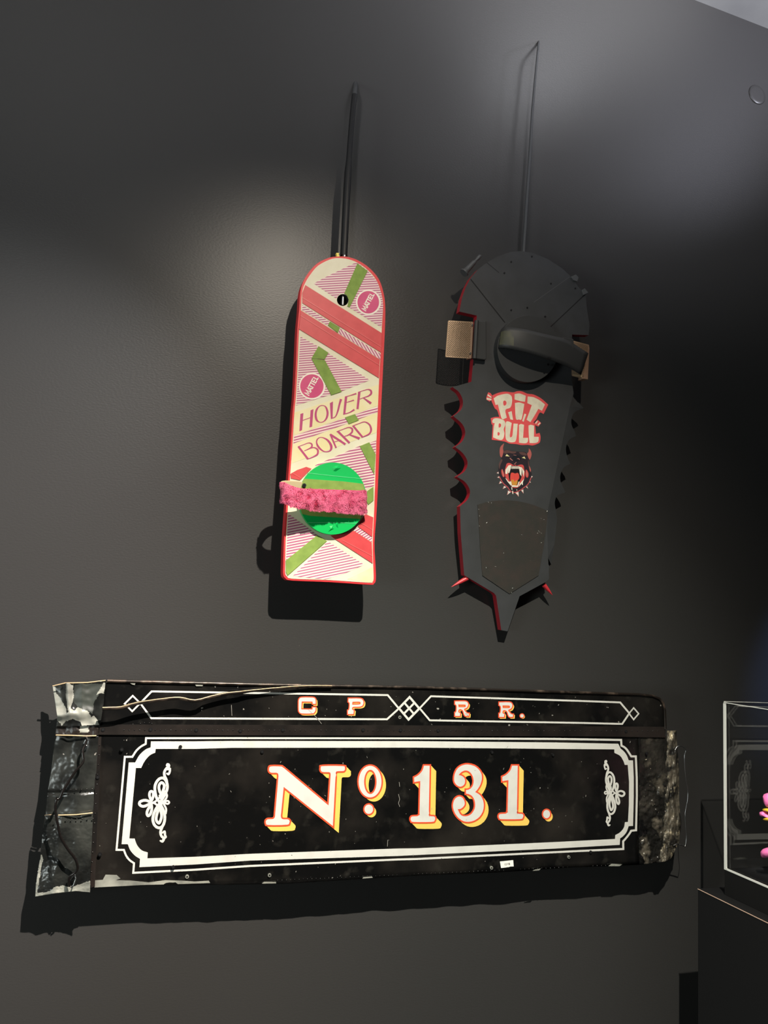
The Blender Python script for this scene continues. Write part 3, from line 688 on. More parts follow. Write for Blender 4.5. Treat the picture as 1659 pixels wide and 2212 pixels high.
# snarling dog emblem
dm = ['dog_fur', 'dog_brown', 'dog_horn', 'dog_eye', 'dog_nose', 'dog_pink', 'dog_mouth', 'dog_in', 'dog_tongue', 'dog_gold', 'dog_tooth', 'dog_spike', 'dog_collar']
D = {k: i for i, k in enumerate(dm)}
b = MB()
for pts in ([(275, 1630), (315, 1603), (322, 1648)], [(283, 1712), (325, 1688), (332, 1722)], [(318, 1832), (345, 1778), (378, 1812)], [(386, 1928), (415, 1868), (458, 1890)], [(468, 2038), (488, 1952), (542, 1980)],
            [(682, 2068), (612, 1985), (682, 1958)], [(772, 2012), (718, 1940), (768, 1922)], [(860, 1922), (803, 1880), (832, 1862)], [(912, 1812), (868, 1800), (885, 1772)], [(947, 1700), (913, 1722), (918, 1682)]):
    dplate(pts, 1, D['dog_spike'], False)
    c = (sum(p[0] for p in pts)/3, sum(p[1] for p in pts)/3)
    dplate([pts[0], pts[1], ((pts[0][0]+c[0])/2, (pts[0][1]+c[1])/2)], 2, D['dog_horn'], False)
dplate([(400, 1230), (470, 1205), (560, 1225), (700, 1240), (800, 1245), (845, 1290), (870, 1360), (885, 1480), (915, 1590), (920, 1680), (890, 1790), (820, 1890), (720, 1960), (640, 1990), (560, 1960), (480, 1890), (390, 1810), (330, 1700), (310, 1560), (330, 1450), (380, 1330)], 1, D['dog_fur'])
b.ribbon(PB, spline(dz([(330, 1700), (400, 1820), (480, 1890), (530, 1960), (600, 1990), (690, 1960), (780, 1900), (860, 1830), (910, 1720)]), 3), 2.0, 0.0005, D['dog_collar'])
dplate([(335, 1235), (350, 1150), (417, 1083, S), (395, 1180), (405, 1240), (375, 1340), (345, 1320)], 2, D['dog_horn'])
dplate([(872, 1178, S), (900, 1210), (922, 1290), (885, 1387), (840, 1282), (865, 1245)], 2, D['dog_horn'])
for pts in ([(400, 1235), (470, 1210), (560, 1232), (640, 1240), (600, 1275), (500, 1262), (430, 1275)], [(690, 1250), (790, 1252), (835, 1300), (800, 1312), (730, 1292)], [(320, 1470), (365, 1380), (385, 1400), (350, 1480), (330, 1560)],
            [(860, 1390), (880, 1480), (912, 1570), (905, 1620), (880, 1560), (858, 1470)]): dplate(pts, 2, D['dog_brown'])
dplate([(875, 1500), (908, 1560), (905, 1605), (885, 1580)], 3, D['dog_horn'])
dplate([(440, 1320), (465, 1283), (518, 1328)], 3, D['dog_eye'], False); dplate([(743, 1350), (790, 1328), (812, 1372)], 3, D['dog_eye'], False)
dplate([(565, 1340), (600, 1308), (660, 1305), (715, 1330), (725, 1380), (680, 1412), (610, 1412), (572, 1385)], 3, D['dog_nose'])
for pts, w in (([(525, 1360), (550, 1385), (572, 1398)], 12), ([(655, 1368), (685, 1365), (700, 1390)], 10), ([(590, 1300), (640, 1308)], 6), ([(600, 1470), (625, 1455), (640, 1430)], 8)):
    b.ribbon(PB, dz(pts), w/8.5, 0.0009, D['dog_pink'])
dplate([(450, 1500), (470, 1455), (520, 1448), (600, 1492), (625, 1478), (650, 1495), (720, 1475), (772, 1492), (785, 1560), (802, 1650), (780, 1750), (720, 1850), (650, 1905), (560, 1890), (500, 1800), (440, 1700), (430, 1600)], 3, D['dog_mouth'])
dplate([(365, 1590), (385, 1560), (405, 1610), (425, 1690), (400, 1705), (375, 1660)], 3, D['dog_mouth']); dplate([(815, 1570), (850, 1600), (866, 1660), (848, 1715), (815, 1690)], 3, D['dog_mouth'])
dplate([(385, 1570), (395, 1600), (410, 1690), (395, 1690)], 4, D['dog_pink']); dplate([(828, 1590), (845, 1640), (838, 1700), (826, 1650)], 4, D['dog_pink'])
dplate([(500, 1520), (560, 1500), (690, 1505), (735, 1540), (750, 1650), (712, 1770), (660, 1845), (560, 1845), (505, 1720)], 4, D['dog_in'])
dplate([(540, 1640), (575, 1625), (620, 1640), (665, 1628), (690, 1660), (692, 1730), (645, 1790), (625, 1850), (565, 1850), (530, 1750)], 5, D['dog_tongue'])
dplate([(548, 1765), (590, 1755), (610, 1790), (640, 1765), (665, 1770), (645, 1850), (570, 1850)], 6, D['dog_gold'])
b.ribbon(PB, dz([(615, 1650), (612, 1720), (605, 1780)]), 0.8, 0.0015, D['dog_mouth'])
for pts in ([(496, 1492), (548, 1482), (540, 1540), (512, 1632), (490, 1632)], [(690, 1512), (742, 1530), (735, 1692), (706, 1652)], [(442, 1570), (500, 1490), (500, 1530), (472, 1652), (440, 1642)], [(745, 1530), (787, 1600), (772, 1705), (752, 1620)],
            [(438, 1722), (462, 1740), (500, 1790), (535, 1790), (562, 1872), (530, 1852), (480, 1792)], [(785, 1738), (762, 1800), (760, 1852), (745, 1850), (742, 1822), (692, 1880), (698, 1840), (745, 1780)],
            [(528, 1780), (545, 1785), (562, 1855), (660, 1862), (682, 1790), (702, 1790), (672, 1888), (560, 1885)], [(548, 1895), (565, 1890), (568, 1942), (555, 1938)], [(642, 1935), (655, 1930), (652, 1965)], [(565, 1960), (582, 1958), (585, 2020), (570, 2012)]):
    dplate(pts, 6, D['dog_tooth'], False)
for i in range(8):
    x = 552+i*18; dplate([(x, 1508), (x+14, 1510), (x+12, 1556+(4 if i in (0, 7) else 0)), (x+3, 1554)], 6, D['dog_tooth'], False)
b.build('emblem_decal', dm, pit)
for px in ((1135, 640), (1100, 1180)): standoff(pit, PB, px, -0.018)

# ------------------------------------------------------------------ hanging rods above the two boards
rp = Plane(0.066)
rd = thing('hanging_rod', 'black rod running up the wall from the top of the pink board', 'rod', rp.at((742, 553), 0.0))
pts = spline([rp.at((742.5, 553), 0.0), rp.at((745, 500)), rp.at((750, 400)), rp.at((757, 300)), rp.at((762, 240)), rp.at((766, 205))], 4)
b = MB(); b.tube([Vector(p) for p in pts], [0.0085]*10+[0.0065]*(len(pts)-10), 12); b.build('lower_tube', 'rod', rd)
pts = [rp.at((766, 205)), rp.at((767.5, 190), -0.004), WALL.at((768, 183), 0.02), WALL.at((768, 181), -0.002)]
b = MB(); b.tube(pts, 0.0055, 10); b.build('upper_bend', 'rod_grey', rd)  # grey instead of black: light on the rod's upper end put into the colour
rq = Plane(0.05)
rd2 = thing('hanging_rod', 'thin grey rod running up the wall from the top of the black board', 'rod', rq.at((1131, 545)))
pts = [rq.at(p) for p in ((1131, 546), (1134, 500), (1139, 420), (1145, 330), (1150, 240), (1156, 170), (1162, 110))]
b = MB(); b.tube(pts, [0.005, 0.0048, 0.0045, 0.004, 0.0035, 0.003, 0.003], 10); b.build('rod_tube', 'rod_grey', rd2)
b = MB(); b.tube([pts[-1], rq.at((1163, 98), -0.006), WALL.at((1164, 92), 0.012), WALL.at((1164, 90), -0.002)], 0.003, 8); b.build('upper_bend', 'rod_grey', rd2)

# ================================================================== PAINTED PANEL
LP = Plane(0.064)
q1, q2, q3, q4, q5, q6, q7, q8 = Z(20, 1440, 3.318), Z(20, 1720, 3.318), Z(500, 1460, 4.1475), Z(850, 1460, 4.1475), Z(1200, 1460, 3.614), Z(1200, 1700, 3.614), Z(540, 1620, 4.608), Z(860, 1620, 4.366)
pan = thing('locomotive_panel', 'battered black metal locomotive panel lettered CPRR and No 131 in white, red and yellow', 'panel', LP.at((700, 1900)))
def nzf(p, s, seed=0.0, sy=1.0, oc=2): return noise.fractal(Vector((p[0]*s, p[1]*s*sy, seed)), 1.0, 2.0, oc)
# main lower sheet (flat where it is painted), its crinkled right end and torn right edge
b = MB()
b.coons(LP, [(206, 1583), (800, 1586), (1381, 1588)], [(190, 1916), (309, 1913), (520, 1911), (620, 1909), (900, 1891.5), (1066, 1885.5), (1240, 1873.5), (1311, 1871.5), (1381, 1868)],
        [(206, 1583), (202, 1690), (196, 1800), (190, 1916)], [(1381, 1588), (1382, 1700), (1381, 1868)], 120, 30,
        lambda x, y, s, t: (0.003*nzf((x, y), 0.02, 3)*max(0.0, (t-0.93)/0.07) if t > 0.93 else 0.0))
ms = b.build('main_sheet', 'panel', pan, solid=0.002)
b = MB()
b.coons(LP, [(1380, 1588), (1441, 1590)], [(1380, 1868), (1394, 1867), (1424, 1862)], [(1380, 1588), (1381, 1700), (1380, 1868)], [(1441, 1590), (1444, 1660), (1441, 1760), (1437, 1820), (1424, 1862)], 36, 110,
        lambda x, y, s, t: min(1, s*6)*(0.0055*abs(nzf((x, y), 0.055, 9))+0.0035*nzf((x, y), 0.14, 5))*(0.2 if t < 0.3 else 0.8), lambda x, y: 0 if x < 1386+26*nzf((x, y), 0.045, 21, 0.6, 3) else 1)
b.build('crinkled_end', ['panel', 'panel_end'], pan, solid=0.0015)
b = MB()
b.coons(LP, [(1441, 1579), (1461.5, 1577.5)], [(1421, 1863), (1436, 1861), (1449, 1855)], [(1441, 1579), (1440, 1640), (1436, 1720), (1433, 1800), (1421, 1863)],
        [(1461.5, 1577.5), (1463, 1612), (1467, 1654), (1467, 1728), (1470.5, 1783), (1467, 1819), (1449, 1855)], 16, 110,
        lambda x, y, s, t: 0.010*math.sin(math.pi*(0.15+0.85*s))+0.006*nzf((x, y), 0.11, 2, 0.3)+0.0022*nzf((x, y), 0.3, 7, 0.3)-0.004, smooth=False)
b.build('torn_edge', 'torn', pan, solid=0.002)
# upper plate
UP = 0.0028
b = MB()
b.coons(LP, [(225, 1470), (520, 1477.5), (700, 1480.5), (900, 1484), (1019, 1487.5), (1200, 1493.5), (1250, 1496), (1377, 1499), (1409, 1501.5)], [(212, 1587.5), (500, 1589), (1250, 1591), (1437, 1594)],
        [(225, 1470), (220, 1520), (212, 1587.5)], [(1409, 1501.5), (1422, 1506), (1431, 1515), (1436.5, 1530), (1438, 1560), (1437, 1594)], 120, 16, lambda x, y, s, t: UP)
up_ = b.build('upper_plate', 'panel', pan, solid=0.002)
one('lap_strip', ['lap'], pan, LP, [(216, 1565), (500, 1566), (860, 1567), (1436, 1570), (1437, 1593), (1250, 1590.5), (500, 1588.5), (213, 1587)], UP, UP+0.0011)
b = MB(); b.tube([LP.at(p, UP+0.001) for p in ((232, 1471), (520, 1478), (700, 1481.5), (900, 1485), (1019, 1488.5), (1200, 1494.5), (1377, 1500), (1409, 1503), (1424, 1509), (1432, 1518), (1436, 1535), (1437, 1575))], 0.0032, 8); b.build('rolled_rim', 'strip', pan)
# left flaps
nine = Z(60, 1460, 9.217)
silv = [nine(l) for l in ([(480, 200), (545, 228), (570, 340), (650, 450), (760, 640), (770, 740), (700, 880), (640, 940), (590, 900), (550, 750), (510, 500)], [(760, 140), (935, 135), (900, 200), (920, 430), (890, 520), (850, 650), (830, 740), (790, 640), (760, 400)],
        [(640, 930), (780, 740), (860, 650), (920, 690), (1000, 620), (1100, 670), (1200, 700), (1260, 820), (1320, 790), (1380, 870), (1420, 970), (1200, 980), (1080, 1000), (1050, 920), (900, 860), (760, 900), (680, 990)], [(1365, 375), (1460, 230), (1500, 140), (1560, 150), (1545, 230), (1510, 350), (1460, 335)])]
grn = nine([(935, 140), (1500, 160), (1400, 400), (1320, 520), (1290, 760), (1200, 700), (1000, 620), (900, 500)])
def mful(x, y):
    j = (x+1.2*nzf((x, y), 0.25, 1), y+1.2*nzf((x, y), 0.25, 4))
    if any(inside(j, s_) for s_ in silv): return 1
    return 2 if inside(j, grn) else 0
b = MB()
b.coons(LP, [(113.5, 1482), (126, 1478), (141, 1475.5), (189, 1474.5), (228, 1470.5)], [(122, 1569), (160, 1568.5), (216, 1568)], [(113.5, 1482), (118, 1512), (124, 1550), (122, 1569)], [(228, 1470.5), (224, 1520), (216, 1568)], 120, 100,
        lambda x, y, s, t: 0.006-0.020*max(0, 1-s*1.8)*(0.4+0.6*(1-t))+0.012*math.exp(-((s-0.28)/0.07)**2)*(1-t)+0.010*math.exp(-((t-0.72)/0.12)**2)*(1-s)+0.0025*nzf((x, y), 0.04, 6), mful)
b.build('peeled_flap', ['flap', 'silver', 'flap_green'], pan, solid=0.0015)
def mstrip(x, y): return 1 if (172 < x+2*nzf((x, y), 0.2, 2) < 192 and y < 1582) else 0
b = MB()
b.coons(LP, [(121, 1567), (213, 1567)], [(119, 1589), (213, 1589)], [(121, 1567), (119, 1589)], [(213, 1567), (213, 1589)], 46, 10, lambda x, y, s, t: 0.004-0.010*(1-s)**2+0.003*nzf((x, y), 0.06, 8), mstrip)
b.build('flap_strip', ['lap', 'silver'], pan, solid=0.0015)
b = MB()
b.coons(LP, [(121, 1588), (170, 1590), (213, 1590)], [(97, 1762), (150, 1761), (201, 1757)], [(121, 1588), (117, 1605), (110, 1665), (103, 1705), (97, 1762)], [(213, 1590), (208, 1665), (201, 1757)], 44, 70,
        lambda x, y, s, t: 0.004-0.016*(1-s)**2+0.0055*nzf((x, y), 0.020, 12, 0.6)+0.0006*nzf((x, y), 0.12, 1)-0.003*math.exp(-((t-0.72)/0.02)**2))
b.build('middle_flap', 'flap', pan, solid=0.0015)
low_s = [q2(l) for l in ([(180, 720), (185, 685), (215, 470), (240, 455), (222, 560), (200, 690), (260, 690), (290, 680), (330, 650), (385, 640), (420, 650), (480, 640), (560, 612), (590, 600), (590, 700), (480, 685), (350, 700), (190, 735)], [(215, 470), (232, 415), (245, 455), (240, 475)])]
b = MB()
b.coons(LP, [(97, 1761), (150, 1760), (201, 1756)], [(76, 1937), (100, 1933), (125, 1929), (165, 1925), (194, 1928)], [(97, 1761), (92, 1789), (86, 1858), (78, 1900), (76, 1937)], [(201, 1756), (197, 1850), (194, 1928)], 90, 150,
        lambda x, y, s, t: 0.006-0.014*(1-s)**2+0.0055*nzf((x, y), 0.022, 15, 0.5)+0.0006*nzf((x, y), 0.12, 1)+0.004*math.exp(-((s-0.35)/0.1)**2), lambda x, y: 1 if any(inside((x+nzf((x, y), .2, 1), y+nzf((x, y), .2, 3)), l) for l in low_s) else 0)
b.build('lower_flap', ['flap', 'silver'], pan, solid=0.0015)
for pts, h in (([(121, 1588), (150, 1588.5), (185, 1590), (208, 1589.5)], 0.006), ([(97, 1762), (113, 1760.5)], 0.004), ([(126, 1761), (165, 1760), (200, 1756)], 0.009), ([(114, 1482), (141, 1475.5), (189, 1474.5), (228, 1470)], 0.006)):
    b = MB(); b.tube([LP.at(p, h-(0.012*max(0, (150-p[0])/50))) for p in pts], 0.0013, 6); b.build('bare_edge', 'copper_edge', pan)
one('edge_strip', ['lap'], pan, LP, [(211, 1592), (219, 1592), (210, 1780), (205, 1915), (195, 1918), (199, 1800)], 0.0, 0.004)
one('bare_patch', ['silver'], pan, LP, q2([(585, 605), (670, 600), (690, 563), (770, 565), (797, 590), (762, 602), (870, 605), (1000, 618), (1120, 602), (1230, 605), (1330, 612), (1430, 606), (1440, 622), (1200, 630), (960, 636), (590, 655)]), 0.0004, 0.001)
for pts in (q7([(120, 1330), (140, 1315), (260, 1315), (260, 1328)]), q7([(1120, 1280), (1130, 1268), (1215, 1262), (1222, 1272)]), q8([(1270, 1140), (1290, 1130), (1345, 1120), (1330, 1135)]), q6([(415, 618), (440, 600), (520, 605), (500, 618)]),
            q1([(865, 118), (905, 116), (900, 132), (880, 128)]), q1([(1330, 125), (1390, 128), (1385, 140), (1340, 140)]), q3([(440, 92), (470, 92), (455, 105)]), q3([(560, 95), (610, 97), (600, 108)])):
    one('bare_patch', ['silver'], pan, LP, pts, UP-0.001 if pts[0][1] < 1560 else 0.0004, UP+0.0025 if pts[0][1] < 1560 else 0.0012)
# peeling trim along the top, wire down the left, wire loop on the right
tr = q1([(668, 300), (720, 298), (800, 294), (920, 262), (1100, 236), (1220, 226), (1330, 246), (1450, 216), (1560, 194), (1659, 184)])+q3([(120, 142), (300, 124), (500, 106), (700, 95), (900, 96)])
tr = spline(tr, 3); n = len(tr)
b = MB(); b.tube([LP.at(p, UP+0.004+0.022*(1-i/n)**0.8+(0.004 if i < 20 else 0)) for i, p in enumerate(tr)], [0.0034]*(n-12)+[0.0024]*12, 8); b.build('peeling_trim', 'strip', pan)
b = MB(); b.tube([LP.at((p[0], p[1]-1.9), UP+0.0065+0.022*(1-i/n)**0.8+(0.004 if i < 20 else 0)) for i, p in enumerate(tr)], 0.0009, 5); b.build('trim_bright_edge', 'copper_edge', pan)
wr = spline(q1([(556, 520), (545, 560), (528, 590), (526, 620), (532, 672), (515, 705), (480, 742), (440, 800), (410, 850), (380, 900), (358, 950)])+q2([(340, 20), (330, 80), (340, 160), (352, 220), (368, 292), (420, 380), (460, 430), (482, 470), (490, 520), (470, 550), (438, 572), (428, 610), (432, 645)]), 3)
n = len(wr)
b = MB(); b.tube([LP.at(p, 0.012+0.022*math.sin(math.pi*i/(n-1))) for i, p in enumerate(wr)], 0.0023, 8); b.build('loose_wire', 'cable', pan)
for pts in (q1([(552, 505), (570, 530), (565, 560), (545, 572), (536, 548), (548, 525)]), q2([(432, 600), (470, 560), (478, 590), (460, 640), (440, 655)])):
    b = MB(); b.tube([LP.at(p, 0.013) for p in pts], 0.0014, 6); b.build('wire_twist', 'steel', pan)
ten = Z(1380, 1560, 6.143)
wr = spline(ten([(480, 370), (510, 325), (560, 318), (600, 340), (622, 382), (605, 450), (610, 600), (625, 760), (650, 900), (645, 1040), (615, 1200), (620, 1380), (632, 1520), (615, 1640), (590, 1640), (540, 1625), (500, 1618), (460, 1640)]), 3)
b = MB(); b.tube([LP.at(p, 0.004) for p in wr], [0.0011]*16+[0.0006]*(len(wr)-28)+[0.0012]*12, 6); b.build('wire_loop', 'steel', pan)
# rivets
b = MB()
def rivet(x, y, h, r): c = LP.at((x, y), h); b.tube([c, c+LP.n*r*0.55, c+LP.n*r*0.8], [r, r*0.75, r*0.2], 7, cap=False)
x = 268
while x < 1425: rivet(x, 1577+0.0018*(x-268), UP+0.0011, 0.0013); x += 11.2
x = 600
while x < 1330: rivet(x, 1903.5-(x-560)*0.0455+random.uniform(-.4, .4), 0.0004, 0.0012); x += 9.2
for x, y in q1([(910, 425), (940, 408), (970, 402), (1005, 405), (985, 420), (1022, 408)]): rivet(x, y, UP, 0.0014)
for i in range(7): rivet(130+i*11.5, 1706-i*0.3, 0.007, 0.0014)
for i in range(8): rivet(120+i*11.5, 1771-i*0.4, 0.008, 0.0015)
for i in range(14): rivet(215-i*1.35, 1610+i*21, 0.004, 0.0013)
o = b.build('rivet_rows', 'panel', pan); o['kind'] = 'stuff'
for (x, y) in [(222.5, 1576), (325, 1576), (424, 1577), (519, 1579), (611, 1577), (784, 1577), (865, 1577.5), (946, 1578), (1352, 1580)]:
    b = MB(); c = LP.at((x, y), UP+0.0011); b.tube([c, c+LP.n*0.001], 0.0036, 12); b.tube([c, c+LP.n*0.0013], 0.0021, 10, 1); b.build('screw', ['dark_metal', 'void'], pan)
for (x, y) in [(263, 1619), (211, 1678.5), (216, 1845), (566, 1623.5), (582, 1890), (389.5, 1613), (1062.5, 1625), (1194, 1630.5), (1396, 1627.5), (404, 1893), (374, 1872.5), (1061, 1874), (1275, 1840), (1228, 1851), (193, 1914), (863, 1549)]:
    hh_ = UP if y < 1560 else (0.002 if 380 < x < 1380 else 0.005)
    b = MB(); c = LP.at((x, y), hh_-0.002); b.tube([c, c+LP.n*0.0026], 0.0034, 12); b.tube([c, c+LP.n*0.0029], 0.0018, 10, 1); b.build('screw', ['silver' if x in (582, 404, 1061, 863, 1228) else 'dark_metal', 'void'], pan)

# ---- white sign paint
T1 = 0.0006; 
zl = Z(200, 1560, 6.1455); zr = Z(1280, 1620, 10.058)
def arc(zz, pts, n=4): return spline(zz(pts), n)
b = MB()
thin = (zl([(1352, 212), (710, 212)])+arc(zl, [(705, 288), (640, 325), (580, 380), (528, 460)])+zl([(428, 460), (318, 1695)])+arc(zl, [(415, 1695), (445, 1770), (490, 1830), (550, 1872)])+zl([(540, 2000)])
        +[(420, 1878.8), (540, 1870.6), (860, 1856.6), (900, 1855.5), (1240, 1838.8)]+zr([(668, 2152)])+arc(zr, [(665, 1985), (740, 1900), (800, 1820), (840, 1755)])+zr([(945, 1745), (962, 1000), (960, 600), (940, 140)])+arc(zr, [(840, 140), (750, 0), (690, -60), (628, -92)])+[(1341.7, 1598.4), (1200, 1596.2), (900, 1594.8), (500, 1594.3)])
b.ribbon(LP, thin, 4.3, T1, 0, closed=True)
outer = (zl([(1352, 255), (775, 255)])+arc(zl, [(770, 335), (700, 365), (620, 440), (565, 535)])+zl([(480, 535), (385, 1620)])+arc(zl, [(468, 1620), (500, 1700), (560, 1770), (630, 1815)])+zl([(622, 1925)])
         +[(420, 1867.5), (540, 1859), (860, 1849), (900, 1847), (1200, 1833)]+zr([(590, 2062)])+arc(zr, [(600, 1920), (670, 1870), (740, 1780), (785, 1655)])+zr([(880, 1650), (895, 1000), (895, 600), (878, 228)])+arc(zr, [(785, 225), (740, 110), (670, 20), (610, -30)])+q5([(490, 530), (0, 520)])+[(900, 1601), (500, 1600.5)])
inner = (zl([(1352, 355), (838, 355)])+arc(zl, [(832, 405), (760, 440), (690, 520), (645, 608)])+zl([(575, 608), (488, 1545)])+arc(zl, [(558, 1545), (590, 1630), (650, 1700), (732, 1730)])+zl([(728, 1808)])
         +[(420, 1851), (540, 1844.5), (860, 1833), (900, 1832.5), (1200, 1819)]+zr([(490, 1935)])+arc(zr, [(495, 1850), (600, 1790), (680, 1690), (705, 1570)])+zr([(770, 1565), (790, 1200), (795, 700), (765, 325)])+arc(zr, [(700, 325), (670, 240), (600, 130), (475, 62)])+q5([(460, 574), (0, 570)])+[(900, 1615), (500, 1615.5)])
b.plate(LP, [outer, inner], 0.0003, T1, back=False)
b.build('painted_border', 'white_paint', pan)
# upper hexagon frames and diamonds
b = MB(); hU = UP+0.0005
b.ribbon(LP, [(327.5, 1493.5), (837.5, 1501.5), (861.6, 1530.5), (836, 1553.7), (327, 1551.5), (303, 1519)], 4.0, hU, closed=True)
b.ribbon(LP, [(303, 1519), (286.7, 1503), (269.5, 1520), (285.5, 1536.5)], 3.6, hU+0.0002, closed=True)
b.ribbon(LP, [(906.5, 1530), (930.8, 1504), (1250, 1514), (1339.7, 1517.3), (1359.5, 1540.8), (1344, 1563.8), (1250, 1561.5), (928.4, 1556)], 3.8, hU, closed=True)
b.ribbon(LP, q5([(610, 250), (649, 295), (610, 341), (574, 293)]), 3.0, hU+0.0002, closed=True)
dd = Z(850, 1490, 23.7); T_, L_, B_, R_ = dd([(825, 375), (280, 945), (770, 1525), (1325, 960)])
mid = lambda a, c: ((a[0]+c[0])/2, (a[1]+c[1])/2)
b.ribbon(LP, [T_, L_, B_, R_], 4.6, hU+0.0002, closed=True)
b.ribbon(LP, [mid(T_, L_), mid(B_, R_)], 4.2, hU+0.0004, cap=False); b.ribbon(LP, [mid(T_, R_), mid(L_, B_)], 4.2, hU+0.0004, cap=False)
b.build('painted_frames', 'white_paint', pan)
# scroll ornaments
zo = Z(280, 1620, 10.058)
orn = [([(585, 1040), (550, 880), (560, 750), (620, 650), (700, 608), (770, 640), (815, 740), (815, 850), (770, 960), (700, 1080), (640, 1180), (580, 1270), (528, 1380), (503, 1510), (540, 1630), (620, 1690), (700, 1670), (750, 1580), (765, 1450), (740, 1330), (690, 1220), (640, 1120)], 60, True),
       ([(690, 960), (642, 860), (642, 765), (695, 708), (750, 762), (740, 850)], 58, True), ([(648, 1270), (690, 1380), (688, 1480), (638, 1590), (578, 1520), (592, 1400)], 58, True),
       ([(455, 1150), (390, 1105), (310, 1095), (225, 1130), (220, 1190), (290, 1226), (380, 1200)], 60, True), ([(475, 1095), (432, 1000), (440, 920), (475, 898), (512, 930), (510, 1010)], 56, True), ([(470, 1200), (480, 1290), (450, 1390), (402, 1432), (375, 1380), (400, 1290)], 58, True),
       ([(450, 1120), (480, 1150), (560, 1120), (620, 1060), (690, 1000), (760, 900)], 44, False), ([(450, 1190), (520, 1150), (600, 1200), (680, 1260), (750, 1340)], 44, False), ([(790, 920), (812, 1000), (775, 1080), (700, 1160), (640, 1250)], 42, False), ([(785, 1380), (792, 1280), (740, 1170), (680, 1060), (650, 990)], 42, False),
       ([(860, 1140), (835, 1170), (795, 1165), (770, 1140), (795, 1112), (835, 1108)], 40, True), ([(815, 780), (800, 650), (758, 560), (755, 480), (795, 410), (845, 365), (850, 320), (820, 308), (806, 335)], [58, 56, 58, 54, 60, 66, 50, 42, 40], False),
       ([(830, 420), (872, 410), (872, 470), (845, 525), (810, 512)], [50, 50, 46, 50, 38], False), ([(760, 1560), (705, 1680), (672, 1780), (690, 1870), (742, 1920), (715, 1985), (672, 1975)], [54, 56, 56, 54, 60, 54, 40], False),
       ([(712, 1800), (760, 1775), (768, 1850), (785, 1890), (745, 1925)], [38, 50, 50, 46, 50], False)]
for mirror in (False, True):
    b = MB()
    for li, (pts, w, closed) in enumerate(orn):
        P = zo(pts); k = 1.0/10.058
        if mirror:
            P = [(1350.2-(x-299)*0.665-(y-1735)*0.012, 1641+(y-1648)*0.838) for x, y in P]; k *= 0.72
        P = sm(P, 4) if closed else spline(P, 4)
        ws = [x*k for x in w] if isinstance(w, list) else w*k
        b.ribbon(LP, P, ws, T1+0.00002*li, 0, closed=closed)
    b.build('painted_scroll', 'white_paint', pan)
# lettering with red outline and yellow drop shade
def letter(loops, shift, rw, h, name='painted_letter'):
    b = MB(); loops = [[(p[0], p[1]) for p in l] for l in loops]
    sx, sy = shift; cnt = 0
    for li, l in enumerate(loops):
        n = len(l)
        ar = sum(l[i-1][0]*l[i][1]-l[i][0]*l[i-1][1] for i in range(n)); sg = 1 if (ar > 0) == (li == 0) else -1
        for i in range(n):
            a, c = l[i], l[(i+1) % n]
            if sg*((c[1]-a[1])*sx-(c[0]-a[0])*sy) <= 0: continue      # only the sides the shade falls on
            qd = [a, c, (c[0]+sx, c[1]+sy), (a[0]+sx, a[1]+sy)]; cnt += 1
            b.oriented([LP.at(p, h+cnt*2e-6) for p in qd], [(0, 1, 2), (0, 2, 3)], 2)
    b.plate(LP, loops, h+0.0002, h+0.0005, 0, back=False)
    for l in loops: b.ribbon(LP, l, rw, h+0.0006, 1, closed=True)
    return b.build(name, ['white_paint', 'sign_red', 'sign_yellow'], pan)
zn = Z(560, 1630, 8.295)
letter([sm(zn([(205, 198), (390, 198), (432, 218), (520, 288), (1230, 882, S), (1262, 420), (1264, 350), (1246, 329), (1130, 325), (1092, 290), (1090, 230), (1130, 193), (1510, 193), (1547, 232), (1547, 275), (1512, 308), (1405, 312), (1384, 340), (1380, 410), (1332, 1308, S), (450, 606, S), (408, 1030), (402, 1105), (425, 1142), (520, 1147),
               (556, 1182), (550, 1228), (500, 1270), (160, 1275), (110, 1242), (108, 1180), (150, 1145), (242, 1140), (268, 1105), (276, 1020), (325, 460), (330, 375), (312, 341), (210, 338), (166, 300), (166, 235)]), 3)], (11.2, 11.5), 3.4, T1)
letter([ell(799.5, 1688.3, 26.3, 35.8, 40), ell(800, 1689, 11.8, 24.6, 32)], (8, 7.5), 3.2, T1)
letter([ell(796.7, 1748, 10.8, 11.6, 24)], (5.2, 6), 3.0, T1, 'painted_stop')
zone = Z(870, 1630, 12.29)
one_l = zone([(550, 275, S), (735, 275, S), (713, 1500), (710, 1580), (740, 1615), (840, 1622), (882, 1680), (862, 1760), (780, 1806), (280, 1808), (208, 1770), (188, 1700), (215, 1640), (270, 1620), (390, 1612), (424, 1570), (427, 1490), (446, 725, S), (288, 752, S), (283, 595, S), (400, 530), (500, 420)])
letter([sm(one_l, 3)], (12.4, 13.2), 3.2, T1)
letter([sm([(x[0]+190.3, 1651+(x[1]-1651)*0.952) + tuple(x[2:]) for x in one_l], 3)], (11.2, 12.4), 3.2, T1)
z33 = Z(960, 1620, 11.64)
